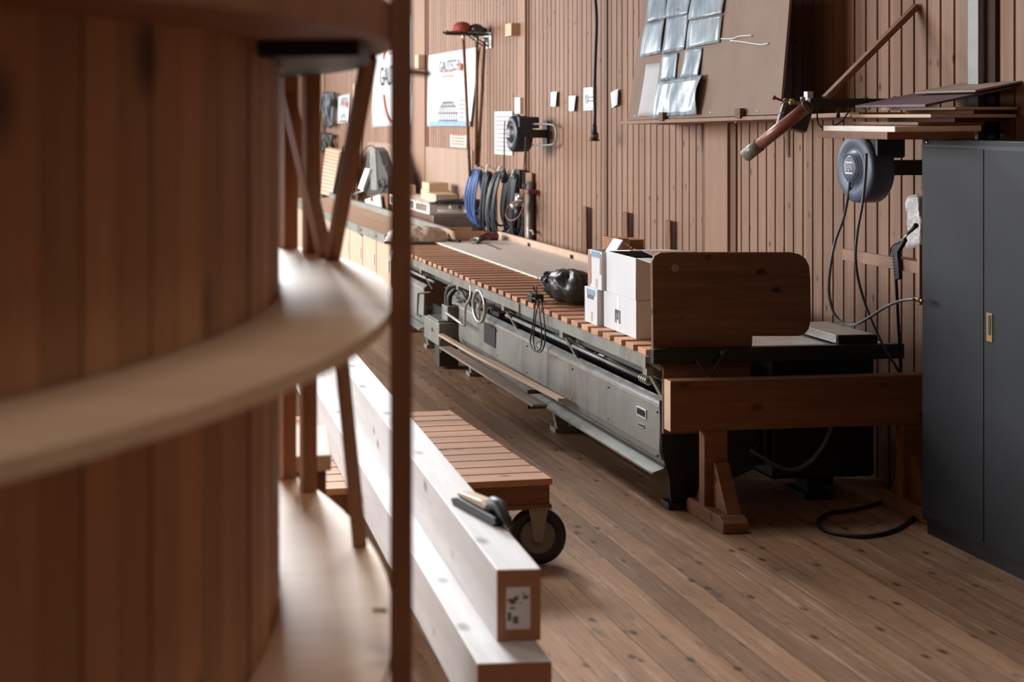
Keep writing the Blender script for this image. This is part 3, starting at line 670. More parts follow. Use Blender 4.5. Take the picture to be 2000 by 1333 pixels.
b.sheet([(x0, y0, .853), (x0, y0 + .3, .853), (x0 - .05, y0 + .33, .95), (x0 - .05, y0 - .03, .94)], (.004, 0, 0)).build('tray', M['palewood'], ty)
a, c = pZ(938, 470, .846), pZ(976, 470, .846)
rt = thing('tool_case', 'dark red tool case on the far end of the bench', 'tool case', (a.x, a.y, .846))
MB().prism([(a.x, a.y, .865), (c.x, a.y, .865), (c.x, a.y, .91), (a.x + .06, a.y, .925), (a.x, a.y, .895)], (0, .22, 0)).build('case', M['darkred'], rt, bevel=.006)
MB().box(a.x + .005, c.x - .005, a.y + .005, a.y + .215, .847, .865).build('base', M['black'], rt)
a, c = pZ(942, 474, .847), pZ(975, 487, .847)
tag(MB().bar(a, c, .05, .004).build('steel_square', M['metal_light'], origin=(a + c) / 2), 'thin steel square lying on the pale sheet in front of the red case', 'square')
a = pZ(935, 470, .85)
cl = thing('clamp', 'small black clamp with grey jaws beside the red case', 'clamp', a)
MB().tube(spline([pZ(918, 474, .86), pZ(924, 467, .87), pZ(934, 466, .89), pZ(938, 472, .86), pZ(928, 476, .85)], 5), .012, 8).build('jaw', M['metal_light'], cl)
MB().tube([pZ(930, 474, .86), pZ(945, 466, .90), pZ(955, 466, .89)], .016, 8).build('grip', M['black'], cl)
a, c = pZ(877, 471, .847), pZ(898, 474, .847)
tag(MB().bar(a + Z * .012, c + Z * .012, .04, .02).build('chisel', M['black'], origin=(a + c) / 2, bevel=.005), 'short black tool lying at the far edge of the pale sheet', 'tool')

# ================================================================== PLANER TABLE, SLED PANEL, TRESTLE
pln = thing('surface_planer', 'dark cast iron planing machine behind the wooden trestle', 'planing machine', (3.8, 7.4, 0))
MB().box(2.95, 4.34, 7.07, 7.115, .775, .853).build('front_beam', M['iron'], pln, bevel=.004)
MB().box(3.44, 4.30, 7.15, 7.74, .80, .842).build('table_top', M['metal_light'], pln, bevel=.003)
MB().box(3.98, 4.20, 7.12, 7.60, .856, .90).build('fence_block', M['metal_light'], pln, bevel=.004)
MB().box(3.985, 4.21, 7.105, 7.119, .845, .899).build('fence_face', M['iron'], pln, bevel=.002)
MB().box(3.66, 4.25, 7.2, 7.68, .12, .80).build('body', M['iron'], pln, bevel=.02)
MB().box(3.90, 3.98, 7.27, 7.40, .03, .12).box(3.86, 4.02, 7.22, 7.46, 0, .03).build('foot', M['iron'], pln, bevel=.004)
MB().box(4.1, 4.18, 7.5, 7.63, .0, .12).build('foot', M['iron'], pln, bevel=.004)
hw2 = MB().torus((3.535, 7.22, .33), (0, 1, 0), .062, .009, 30, 10).build('handwheel', M['darkred'], pln)
b = MB().cyl((3.535, 7.19, .33), (3.535, 7.4, .33), .016)
for k in range(3): b.bar((3.535, 7.22, .33), (3.535 + .06 * math.cos(2.1 * k + .5), 7.22, .33 + .06 * math.sin(2.1 * k + .5)), .014, .01)
b.build('spoke', M['darkred'], hw2)
MB().box(3.5, 3.67, 7.36, 7.5, .22, .45).build('wheel_bracket', M['iron'], pln, bevel=.01)
a = pY(1447, 821, 7.3); c = pY(1507, 821, 7.3); e = pY(1468, 792, 7.3); g = pY(1450, 800, 7.3)
MB().prism([a, c, e, g], (0, .16, 0)).build('dust_hood', M['metal'], pln)
MB().tube(spline([pY(1360, 705, 7.06), pY(1385, 735, 7.04), pY(1400, 712, 7.04), pY(1416, 690, 7.05)], 6), .008, 8).build('lever', M['metal_dark'], pln)
for q in ((1386, 738), (1412, 690)): MB().lathe([(0, -.012), (.014, -.008), (.016, 0), (.014, .008), (0, .012)], pY(*q, 7.03), (0, 1, 0), 16).build('lever_knob', M['metal_dark'], pln)

pts = [(1274, 512), (1279, 500), (1290, 494), (1310, 493), (1545, 493), (1562, 497), (1574, 506), (1581, 520), (1583, 545), (1584, 625), (1580, 643), (1572, 653), (1560, 657), (1470, 657), (1466, 740), (1460, 790), (1448, 822), (1430, 838), (1400, 848), (1296, 849), (1296, 720), (1276, 700)]
sp = thing('sled_panel', 'old brown wooden panel with rounded corners standing against the near end of the bench', 'wooden panel', (3.35, 7.14, .40))
MB().prism([pY(x, y, 7.121) for x, y in pts], (0, .026, 0)).build('panel', M['sled'], sp, bevel=.003)
c = pY(1319, 524, 7.119); MB().cyl(c, c + Vector((0, .004, 0)), .021, seg=24).build('metal_disc', M['metal'], sp)

tr = thing('trestle', 'brown wooden trestle with a thick plank beam in front of the planing machine', 'trestle', (3.3, 6.97, 0))
P_ = lambda x, y, Y: pY(x, y, Y)
a, c = pY(1310, 745, 6.92), pY(1797, 742, 6.92)
z1, z0 = pY(1310, 745, 6.92).z, pY(1310, 845, 6.92).z
MB().box(a.x, 4.40, 6.92, 7.0, z0, z1).build('beam', M['brownwood'], tr, bevel=.006)
MB().box(a.x - .0012, a.x + .001, 6.922, 6.998, z0 + .002, z1 - .002).build('end_grain', M['palewood'], tr)
for xx in (3.16, 4.24):
    MB().box(xx, xx + .125, 6.925, 6.99, .05, z0).build('leg', M['brownwood'], tr, bevel=.004)
    MB().prism([(xx - .01, 6.69, 0), (xx - .01, 7.125, 0), (xx - .01, 7.125, .05), (xx - .01, 7.10, .075), (xx - .01, 6.73, .075), (xx - .01, 6.69, .05)], (.135, 0, 0)).build('foot', M['brownwood'], tr, bevel=.004)
    MB().prism([(xx + .045, 6.93, .075), (xx + .045, 6.76, .075), (xx + .045, 6.90, .30), (xx + .045, 6.93, .30)], (.075, 0, 0)).build('brace', M['brownwood'], tr, bevel=.003)
    MB().prism([(xx + .03, 6.99, .075), (xx + .03, 7.09, .075), (xx + .03, 6.99, .26)], (.075, 0, 0)).build('brace', M['brownwood'], tr, bevel=.003)

# ================================================================== CABINET AND THE BOARDS ON IT
CXF = 4.134
cab = thing('steel_cabinet', 'tall dark grey steel cabinet with two doors at the right edge', 'cabinet', (4.31, 6.09, 0))
MB().box(CXF, 4.497, 5.58, 6.585, .07, 1.944).build('cabinet_body', M['cabinet'], cab, bevel=.004)
MB().box(CXF + .02, 4.49, 5.6, 6.57, 0, .07).build('plinth', M['cabinet_dark'], cab)
dr1 = MB().box(CXF - .012, CXF - .001, 6.085, 6.55, .10, 1.905).build('door', M['cabinet'], cab, bevel=.002)
dr2 = MB().box(CXF - .012, CXF - .001, 5.615, 6.079, .10, 1.905).build('door', M['cabinet'], cab, bevel=.002)
MB().box(CXF - .003, CXF + .001, 5.60, 6.565, .085, 1.92).build('door_gap', M['black'], cab)
hp = MB().box(CXF - .016, CXF - .012, 6.015, 6.055, 1.03, 1.16).build('handle_plate', M['brass'], dr2)
MB().box(CXF - .018, CXF - .016, 6.022, 6.04, 1.05, 1.15).build('grip_recess', M['black'], hp) if False else MB().box(CXF - .018, CXF - .016, 6.022, 6.04, 1.06, 1.15).build('grip_recess', M['black'], dr2)
MB().lathe([(0, 0), (.012, .001), (.013, .003), (0, .004)], (CXF - .001, 6.545, 1.93), OUT, 20).build('badge', M['chrome'], cab)
GB = 'boards stacked on the grey cabinet'
def top_board(label, x0, x1, y0, y1, z0, z1, mat, tilt=0):
    o = MB().box(x0, x1, y0, y1, z0, z1).build('board', M[mat], origin=((x0 + x1) / 2, (y0 + y1) / 2, z0), bevel=.002)
    if tilt: o.rotation_euler = (0, tilt, 0)
    return tag(o, label, 'board', GB)
top_board('thick brown board, lowest of the stack on the grey cabinet, overhanging to the left', 3.81, 4.26, 6.35, 7.0, 1.946, 1.982, 'brownwood')
top_board('whitish rough edged board, second from the bottom on the grey cabinet', 3.855, 4.30, 6.36, 7.02, 1.9825, 2.010, 'ply', -.01)
top_board('thin torn brown board above the whitish one on the grey cabinet', 3.985, 4.33, 6.38, 7.04, 2.013, 2.028, 'brownwood')
top_board('brown board with a pale front edge in the middle of the stack on the cabinet', 4.032, 4.475, 6.35, 7.05, 2.05, 2.067, 'palewood')
top_board('narrow dark packing strip between the boards on the cabinet', 4.20, 4.46, 6.42, 7.0, 2.029, 2.049, 'post_dark')
top_board('brown board near the top of the stack on the cabinet', 4.164, 4.49, 6.36, 7.0, 2.088, 2.102, 'palewood')
top_board('narrow dark strip under the upper boards on the cabinet', 4.3, 4.47, 6.42, 7.0, 2.068, 2.087, 'post_dark')
pp = [pY(1807, 209, 6.36), pY(2005, 167, 6.36)]
tag(MB().sheet([pp[0], pp[1], pp[1] + Vector((0, .62, 0)), pp[0] + Vector((0, .62, 0))], (.0, 0, .012)).build('board', M['purple'], origin=pp[0], bevel=.001), 'tilted dark sheet with a purple edge on top of the boards on the cabinet', 'board', GB)
pp = [pY(1905, 180, 6.345), pY(2010, 159, 6.345)]
tag(MB().sheet([pp[0], pp[1], pp[1] + Vector((0, .5, 0)), pp[0] + Vector((0, .5, 0))], (0, 0, .010)).build('board', M['greywood'], origin=pp[0], bevel=.001), 'tilted thin white edged sheet topmost on the cabinet stack', 'board', GB)

# ================================================================== LEANING DRAWING BOARD WITH PLANS
BL, BR, TL, TR_ = Vector((4.1, 10.32, 2.03)), Vector((4.1, 7.96, 2.07)), Vector((4.263, 10.32, 3.15)), Vector((4.196, 7.96, 3.15))
def bp(u, v): return (BL * (1 - u) + BR * u) * (1 - v) + (TL * (1 - u) + TR_ * u) * v
bn = (BR - BL).cross(TL - BL).normalized()
if bn.x > 0: bn = -bn
db = thing('drawing_board', 'large brown hardboard panel leaning on the wall shelf, covered with plans', 'display board', BL)
MB().sheet([BL, BR, TR_, TL], -bn * .016).build('panel', M['hardboard'], db, bevel=.001)
MB().tube(spline([bp(u, v) + bn * .0015 for u, v in ((.621, .465), (.691, .456), (.735, .464), (.808, .458))], 5), .004, 6).build('tape_streak', M['white'], db)
MB().tube(spline([bp(u, v) + bn * .0015 for u, v in ((.681, .446), (.75, .43), (.863, .399), (.907, .4))], 5), .004, 6).build('tape_streak', M['white'], db)
for u, v in ((.057, .027), (.602, .028), (.879, .023)):
    MB().lathe([(0, .004), (.006, .003), (.008, 0)], bp(u, v), bn, 12).build('pin', M['chrome'], db)
PL = {'A1': [(.043, .826), (.193, .798), (.206, .653), (.046, .645)], 'A2': [(.203, .796), (.382, .763), (.383, .655), (.216, .651)], 'A3': [(.393, .761), (.62, .718), (.62, .615), (.391, .612)],
      'B1': [(.046, .644), (.201, .652), (.21, .426), (.041, .418)], 'B2': [(.216, .65), (.381, .654), (.381, .429), (.218, .421)], 'B3': [(.392, .609), (.62, .609), (.615, .444), (.389, .432)],
      'C1': [(.1, .365), (.222, .365), (.213, .021), (.092, .025)], 'C2': [(.221, .416), (.339, .415), (.339, .248), (.221, .246)], 'C3': [(.385, .428), (.506, .426), (.502, .249), (.385, .252)],
      'D1': [(.216, .247), (.303, .249), (.302, .007), (.21, .005)], 'D2': [(.304, .247), (.546, .258), (.539, .014), (.296, .014)]}
LBL = {'A1': 'glossy blue grey plan at the top left of the leaning board', 'A2': 'glossy blue grey plan in the middle of the top row on the leaning board', 'A3': 'wide glossy blue grey plan at the right of the top row on the leaning board',
       'B1': 'glossy plan at the left of the second row on the leaning board', 'B2': 'glossy plan in the middle of the second row on the leaning board', 'B3': 'wide glossy plan at the right of the second row, beside the white streaks',
       'C1': 'plain whitish grey sheet at the lower left of the leaning board', 'C2': 'small glossy plan in the third row on the left of the leaning board', 'C3': 'small glossy plan alone in the third row on the right of the leaning board',
       'D1': 'narrow whitish plan at the bottom of the leaning board next to the plain sheet', 'D2': 'creased glossy plan with a curling corner at the bottom of the leaning board'}
for k, c in PL.items():
    nu, nv = 8, 8; b = MB(); rnd = random.Random(k); ph = rnd.uniform(0, 6); vs = []
    for j in range(nv + 1):
        for i in range(nu + 1):
            s_, t_ = i / nu, j / nv
            u = (c[0][0] * (1 - s_) + c[1][0] * s_) * (1 - t_) + (c[3][0] * (1 - s_) + c[2][0] * s_) * t_
            v = (c[0][1] * (1 - s_) + c[1][1] * s_) * (1 - t_) + (c[3][1] * (1 - s_) + c[2][1] * s_) * t_
            w = .004 + .006 * (1 + math.sin(ph + 6 * s_ + 2 * t_)) * math.sin(PI * min(1, t_ * 1.0) * .5 + .2)
            if k == 'D2': w += .035 * max(0, s_ - .72) / .28 * (.3 + .7 * math.sin(PI * t_)) + .01 * abs(math.sin(7 * s_ + 3 * t_))
            vs.append(bp(u, v) + bn * w)
    fs = [(j * (nu + 1) + i, j * (nu + 1) + i + 1, (j + 1) * (nu + 1) + i + 1, (j + 1) * (nu + 1) + i) for j in range(nv) for i in range(nu)]
    b.add(vs, fs, True)
    o = b.build('plan_sheet', M['plain_sheet' if k in ('C1',) else 'sleeve'], origin=vs[0])
    so = o.modifiers.new('thickness', 'SOLIDIFY'); so.thickness = .0012
    tag(o, LBL[k], 'plan', 'plans on the leaning board')
    if k in ('A2', 'A3'):
        u0 = .27 if k == 'A2' else .53
        a = bp(u0, .665 if k == 'A2' else .655) + bn * .02
        if k == 'A2': MB().lathe([(0, 0), (.009, 0), (.009, .001), (0, .001)], bp(.30, .69) + bn * .018, bn, 16).build('red_dot', M['red_print'], o)
# shelf carrying the board
shv = thing('wall_shelf', 'long narrow wooden wall shelf under the leaning board', 'shelf', (4.3, 8.7, 2.04))
zb = lambda Y: 2.025 + (10.32 - Y) * .0169
MB().hexa([(4.075, 7.06, zb(7.06) - .024), (4.495, 7.06, zb(7.06) - .024), (4.495, 10.4, zb(10.4) - .024), (4.075, 10.4, zb(10.4) - .024),
           (4.075, 7.06, zb(7.06) - .001), (4.495, 7.06, zb(7.06) - .001), (4.495, 10.4, zb(10.4) - .001), (4.075, 10.4, zb(10.4) - .001)]).build('shelf_board', M['post'], shv, bevel=.002)
for yy in (9.87, 8.62):
    h = zb(yy) - .026
    MB().bar((4.49, yy, h - .006), (4.14, yy, h - .006), .022, .006, up=Z).prism([(4.492, yy - .012, h), (4.47, yy - .012, h), (4.488, yy - .012, h - .23), (4.492, yy - .012, h - .23)], (0, .024, 0)).build('bracket', M['chrome'], shv)
for u in (.30, .80):
    a = bp(u, 0) + Vector((-.02, 0, -.004)); MB().box(a.x - .018, a.x + .016, a.y - .035, a.y + .035, a.z - .012, a.z + .05).build('stop_block', M['post_dark'], shv, bevel=.002)

# ================================================================== PIPE ARM
arm = thing('swivel_pipe_arm', 'black wall arm carrying a red brown pipe in a dark clamp beside the leaning board', 'wall arm', (4.48, 7.2, 2.1))
MB().bar((3.87, 7.2, 2.128), (4.497, 7.2, 2.128), .04, .05).build('arm', M['iron'], arm, bevel=.003)
a, c = pY(1612, 192, 7.2), pY(1806, -4, 7.2)
MB().bar(a, (4.49, 7.2, a.z + (4.49 - a.x) / (c.x - a.x) * (c.z - a.z)), .03, .045, up=(0, 1, 0)).build('stay', M['brownwood'], arm, bevel=.002)
e1, e0 = pY(1577, 208, 7.02), pY(1458, 303, 7.38)
MB().cyl(e0, e1, .033, seg=28).build('pipe', M['redbrown'], arm)
d = (e1 - e0).normalized()
MB().lathe([(.034, 0), (.0365, 0), (.0365, .11), (.034, .11)], e0 - d * .004, d, 28).build('pipe_sleeve', M['metal'], arm)
MB().lathe([(.026, .002), (.033, .002), (.033, 0), (.036, -.002), (.036, .006), (.026, .006)], e1, d, 28).cyl(e1, e1 + d * .001, .027).build('pipe_mouth', M['metal_dark'], arm)
cc = pY(1552, 228, 7.2)
T = Matrix.Translation(cc) @ Matrix.Rotation(.30, 4, 'Y') @ Matrix.Rotation(-.35, 4, 'Z')
MB(T).box(-.07, .075, -.05, .05, -.07, .055).build('clamp_block', M['metal_dark'], arm, bevel=.008)
MB(T).box(-.078, -.07, -.045, .045, -.065, -.005).box(-.078, -.07, -.045, .045, 0, .05).build('clamp_plate', M['metal'], arm, bevel=.002)
MB(T).box(-.082, .05, -.055, .055, .055, .075).build('clamp_lid', M['bracket'], arm, bevel=.003)
MB().tube([pY(1512, 191, 7.2), pY(1545, 203, 7.2)], .007, 8).build('clamp_lever', M['redbrown'], arm)
MB().lathe([(0, -.012), (.012, -.006), (.012, .006), (0, .012)], pY(1512, 191, 7.2), (1, 0, 0), 14).build('lever_knob', M['redbrown'], arm)
MB().lathe([(0, 0), (.016, .0), (.018, .02), (.010, .035), (0, .036)], pY(1546, 206, 7.17), (0, 0, 1), 16).build('bolt', M['brass'], arm)
MB().lathe([(0, 0), (.012, .0), (.013, .02), (.012, .028), (0, .03)], pY(1568, 200, 7.17), (0, 0, 1), 16).build('bolt', M['metal'], arm)
MB().box(pY(1573, 195, 7.24).x, pY(1585, 195, 7.24).x, 7.22, 7.26, 2.11, 2.19).build('lug', M['metal_light'], arm, bevel=.003)
MB().tube(spline([pY(1596, 213, 7.15), pY(1598, 240, 7.14), pY(1612, 250, 7.13), pY(1640, 240, 7.14), pY(1655, 222, 7.15), pY(1662, 212, 7.16)], 6), .004, 6).build('cable', M['black'], arm)
MB().tube([pY(1637, 212, 7.15), pY(1637, 230, 7.15)], [.006, .011], 10).build('switch', M['black'], arm)
for x in (1690, 1750, 1815):
    MB().torus(pY(x, 202, 7.2) , (.9, .3, .3), .037, .004, 20, 6).build('cable_loop', M['black'], arm)

# ================================================================== NEAR AIR HOSE REEL, BRACKET SHELF, HOSES
def reel(label, c, R, depth, group, logo_side, mats):
    t = thing('hose_reel', label, 'hose reel', c, group)
    c = Vector(c)
    f = c + OUT * depth / 2
    MB().lathe([(0, depth), (R * .97, depth), (R, depth * .92), (R, depth * .20), (R * .98, depth * .10), (R * .93, depth * .04), (R * .72, depth * -.02), (R * .58, depth * .06), (R * .45, depth * .06), (R * .42, -.012), (0, -.014)], f, -OUT, 40).build('drum', mats[0], t)
    MB().lathe([(0, -.022), (R * .30, -.022), (R * .36, -.018), (R * .38, -.010), (R * .38, 0)], f, -OUT, 36).build('hub_cover', mats[0], t)
    MB().lathe([(R * .41, -.014), (R * .385, -.018), (R * .38, 0), (R * .41, 0)], f, -OUT, 36).build('hub_ring', M['black'], t)
    MB().box(f.x + .03, f.x + depth + .06, c.y - R * .98, c.y + R * .55, c.z + R * .30, c.z + R * .93).build('housing', mats[1], t, bevel=.012)
    MB().tube(spline([(f.x + .06, c.y + R * .5, c.z + R * .86), (f.x + .06, c.y + R * .35, c.z + R * 1.0), (f.x + .06, c.y - R * .35, c.z + R * 1.0), (f.x + .06, c.y - R * .5, c.z + R * .86)], 6), .014, 10).build('carry_handle', mats[1], t)
    MB().box(f.x + depth, 4.487, c.y - .03, c.y + .03, c.z - .04, c.z + .04).box(4.483, 4.497, c.y - .05, c.y + .05, c.z - .12, c.z + .12).build('wall_bracket', M['metal_dark'], t, bevel=.003)  # bracket coloured dark to read as the shadow behind the reel
    MB().torus(f + Vector((.03, 0, 0)), (1, 0, 0), R * .80, .014, 40, 8).build('rim_bead', mats[0], t)
    p = f + OUT * .0225
    w = R * .40
    C = MB()
    for (a, b2) in (((-.5, .38), (.5, .38)), ((-.5, -.38), (.5, -.38))):
        C.box(p.x - .001, p.x, p.y - w * b2[0], p.y - w * a[0], p.z + w * a[1] - w * .06, p.z + w * a[1] + w * .06)
    C.box(p.x - .001, p.x, p.y + w * .40, p.y + w * .52, p.z - w * .38, p.z + w * .38)
    C.build('logo_frame', M['white'], t)
    text('lettering', 'EJN', w * .62, M['white'], t, p + RD * w * .08, RD, UP, .8)
    return t
reel('large blue grey hose reel on the wall left of the steel cabinet', (4.13, 7.10, 1.785), .185, .13, 'hose reels on the wall', 1, (M['blue'], M['navy']))
ho = thing('air_hose', 'grey air hose hanging in a loop from the near reel', 'hose', (4.06, 7.03, 1.6))
h1 = [(1662, 340), (1657, 380), (1648, 425), (1632, 470), (1622, 520), (1619, 570), (1628, 610), (1645, 630), (1668, 635), (1695, 622), (1730, 600), (1760, 588), (1786, 585)]
MB().tube(spline([pX(x, y, 4.05 + .02 * math.sin(i)) for i, (x, y) in enumerate(h1)], 7), .0075, 10).build('hose', M['greyhose'], ho)
q = pX(1786, 585, 4.06); MB().cyl(q, q + Vector((.0, -.05, 0)), .011).cyl(q + Vector((0, -.05, 0)), q + Vector((0, -.07, 0)), .007).build('fitting', M['brass'], ho)
ho = thing('air_hose', 'dark air hose running from the near reel down behind the trestle', 'hose', (4.1, 6.9, 1.6))
h2 = [(1692, 300), (1690, 345), (1684, 400), (1675, 450), (1671, 500), (1676, 545), (1690, 595), (1708, 640), (1730, 685), (1752, 720), (1772, 760)]
MB().tube(spline([pX(x, y, 4.03 - .012 * min(i, 3) + .06 * max(0, i - 4)) for i, (x, y) in enumerate(h2)], 7), .0075, 10).build('hose', M['greyhose'], ho)
sb = thing('bracket_shelf', 'small wooden bracket shelf on the wall beside the steel cabinet', 'shelf', (4.3, 7.0, 1.3))
y0s, y1s = 7.356, 6.64
MB().box(4.15, 4.172, y1s, y0s, 1.272, 1.332).build('front_board', M['post'], sb, bevel=.002)
MB().box(4.172, 4.497, y1s, y0s - .004, 1.272, 1.288).build('shelf_board', M['brownwood'], sb, bevel=.002)
MB().box(4.14, 4.165, 6.615, 6.64, 1.12, 1.42).build('upright', M['post'], sb, bevel=.002)
ag = thing('air_gun', 'black air blow gun with coiled hose hanging on the bracket shelf', 'air gun', pX(1748, 490, 4.12))
X_ = 4.125
MB().tube([pX(1790, 440, X_), pX(1772, 458, X_)], [.012, .006], 10).build('nozzle', M['black'], ag)
MB().tube([pX(1775, 455, X_), pX(1760, 472, X_)], .004, 8).build('nozzle_tube', M['metal_light'], ag)
MB().prism([pX(x, y, X_) for x, y in ((1762, 464), (1766, 470), (1752, 494), (1756, 545), (1746, 548), (1743, 500), (1738, 492), (1745, 482))], (.022, 0, 0)).build('gun_body', M['black'], ag, bevel=.004)
MB().tube(spline([pX(1758, 472, X_), pX(1744, 480, X_), pX(1738, 494, X_), pX(1742, 500, X_)], 5), .004, 6).build('trigger', M['black'], ag)
hp_ = spline([pX(x, y, X_ + dx) for x, y, dx in ((1750, 545, .01), (1752, 580, .04), (1755, 640, .12), (1758, 690, .20), (1760, 740, .25), (1761, 770, .26))], 6)
MB().tube(hp_, .008, 10).build('hose', M['black'], ag)
b = MB()
for i in range(7): b.torus(pX(1747 + i * .6, 500 + i * 6, X_ + .01), (0, .1, 1), .011, .004, 16, 6)
b.build('spring_guard', M['black'], ag)
c4 = [pX(1774, 384, 4.47), pX(1799, 378, 4.47), pX(1800, 484, 4.45), pX(1773, 486, 4.45)]
b = MB(); vs = []
for j in range(11):
    for i in range(7):
        s_, t_ = i / 6, j / 10
        v = (c4[0] * (1 - s_) + c4[1] * s_) * (1 - t_) + (c4[3] * (1 - s_) + c4[2] * s_) * t_
        v.x -= .012 * abs(math.sin(5 * s_ + 9 * t_)); v.y += .01 * math.sin(6 * t_ + 1); vs.append(v)
b.add(vs, [(j * 7 + i, j * 7 + i + 1, (j + 1) * 7 + i + 1, (j + 1) * 7 + i) for j in range(10) for i in range(6)], True)
o = b.build('plastic_bag', M['plastic_bag'], origin=c4[0]); so = o.modifiers.new('thickness', 'SOLIDIFY'); so.thickness = .001
tag(o, 'crumpled clear plastic bag hung on the wall beside the steel cabinet', 'plastic bag')
fc = [(1762, 945), (1735, 972), (1700, 988), (1655, 998), (1620, 1003), (1598, 1018), (1608, 1034), (1640, 1044), (1690, 1048), (1745, 1037), (1785, 1012), (1802, 990)]
pts = [pZ(x, y, .011) for x, y in fc]
pts = [Vector((min(p.x, 4.46), p.y, p.z)) for p in pts]
tag(MB().tube(spline(pts, 7), .0095, 10).build('floor_cable', M['black'], origin=pts[4]), 'black cable lying in a loop on the floor in front of the cabinet', 'cable')
hs = [pY(x, y, 7.02) for x, y in ((1632, 760), (1630, 800), (1618, 850), (1590, 895), (1555, 917), (1520, 912), (1490, 895), (1465, 880))]
tag(MB().tube(spline(hs, 7), .012, 10).build('dust_hose', M['greyhose'], origin=hs[4]), 'dark hose sagging under the trestle beam next to the red handwheel', 'hose')

# ================================================================== ON THE RIGHT WALL
XW = 4.487
def wall_quad(x0, y0, x1, y1, X=XW):       # px corners -> (Y left, Y right, z bottom, z top)
    a, c = pX(x0, y0, X), pX(x1, y1, X); return a.y, c.y, c.z, a.z
# paper notes
G = 'small notes pinned to the board wall'
for (q, lab) in ((((1076, 180), (1090, 179), (1089, 208), (1076, 208)), 'blank white note on the board wall, first to the right of the far hose reel'),
                 (((1111, 188), (1127, 187), (1125, 217), (1111, 217)), 'blank white note on the board wall, second to the right of the far hose reel'),
                 (((1193, 181), (1210, 173), (1210, 205), (1195, 211)), 'tilted white note on the wall between the dark channel and the leaning board')):
    P4 = [pX(x, y, XW) for x, y in q]; P4[2].x -= .02; P4[1].x -= .012
    o = MB().sheet(P4, (-.0015, 0, 0)).build('paper_note', M['white'], origin=P4[3]); tag(o, lab, 'note', G)
P4 = [pX(x, y, XW) for x, y in ((1140, 172), (1162, 170), (1162, 215), (1140, 216))]
o = MB().sheet(P4, (-.0015, 0, 0)).build('paper_notice', M['white'], origin=P4[3]); tag(o, 'printed white notice with a round logo behind the hanging socket cable', 'notice', G)
cc = pX(1146, 194, XW - .003)
MB().tube(cyl_pts(cc, (0, -1, 0), (0, 0, 1), .035, .037, 22), .003, 6).tube([cc + Vector((0, .02, .03)), cc + Vector((0, -.02, -.03))], .003, 6).build('round_logo', M['black_print'], o)
b = MB(); ya, yb = pX(1150, 190, XW).y, pX(1160, 190, XW).y
for z_ in (.012, -.022): b.box(XW - .0035, XW - .0018, yb, ya, cc.z + z_, cc.z + z_ + .01)
ya, yb = pX(1141, 190, XW).y, pX(1161, 190, XW).y
b.box(XW - .0035, XW - .0018, yb, ya, cc.z + .075, cc.z + .078).box(XW - .0035, XW - .0018, yb, ya, cc.z - .085, cc.z - .081)
b.build('print', M['grey_print'], o)

# hanging socket on its cable
sc = thing('hanging_socket', 'black socket hanging on a long black cable in front of the board wall', 'socket', pX(1161, 262, 4.3))
MB().tube(spline([Vector((4.3, pX(1160, 0, 4.3).y, HALL_Z))] + [pX(x, y, 4.3) for x, y in ((1160, -120), (1162, -20), (1165, 40), (1163, 110), (1161, 180), (1162, 222), (1161, 246))], 6), .014, 10).build('cable', M['black'], sc)
c0 = pX(1161, 244, 4.3)
MB().lathe([(0, 0), (.018, 0), (.02, -.01), (.022, -.06), (.034, -.075), (.036, -.11), (.030, -.118), (.0, -.119)], c0, UP, 20).build('plug_sleeve', M['black'], sc)
MB().lathe([(.030, -.075), (.038, -.085), (.037, -.112), (.030, -.115)], c0, UP, 8).build('brown_band', M['brownwood'], sc)
MB().lathe([(0, -.118), (.042, -.120), (.044, -.135), (.0, -.137)], c0, UP, 20).build('socket_face', M['black'], sc)

# wall battens standing behind the bench
for (px, lab) in ((((1137, 404), (1145, 404)), 'wooden batten standing against the wall behind the bench, left of the dark channel'), (((1216, 415), (1224, 415)), 'wooden batten standing against the wall behind the cardboard boxes'), (((1299, 431), (1308, 431)), 'wooden batten standing against the wall behind the old rounded panel')):
    a = pX(*px[0], 4.43); 
    tag(MB().bar((4.475, a.y, 0.0), (4.46, a.y, a.z), .09, .025, up=(1, 0, 0)).build('batten', M['brownwood'], origin=(4.47, a.y, 0), bevel=.002), lab, 'batten', 'battens against the wall')

# far hose reel
rf = reel('small dark blue hose reel on the wall above the hose panel', (4.22, 13.36, 1.895), .175, .17, 'hose reels on the wall', 1, (M['navy'], M['navy']))
a, c = pX(1040, 240, 4.4), pX(1044, 285, 4.4)
MB().tube(spline([(4.3, 13.2, 1.99), (4.42, 13.0, 1.985), (4.44, 12.93, 1.94), (4.44, 12.93, 1.84), (4.42, 13.0, 1.795), (4.3, 13.2, 1.79)], 5), .010, 8).build('swivel_bow', M['metal'], rf)
fh = thing('air_hose', 'thin dark hose hanging down from the far reel to the hose panel', 'hose', (4.15, 13.5, 1.7))
MB().tube(spline([pX(986, 236, 4.12), pX(985, 262, 4.12), pX(985, 300, 4.14), pX(985, 340, 4.2), pX(986, 352, 4.25)], 6), .007, 8).tube(spline([pX(1027, 268, 4.14), pX(1025, 300, 4.16), pX(1022, 350, 4.28), pX(1022, 400, 4.30), pX(1020, 440, 4.30)], 6), .006, 8).build('hose', M['greyhose'], fh)
MB().cyl(pX(985, 334, 4.2), pX(985, 354, 4.22), .02, .035).build('coupling', M['black'], fh)

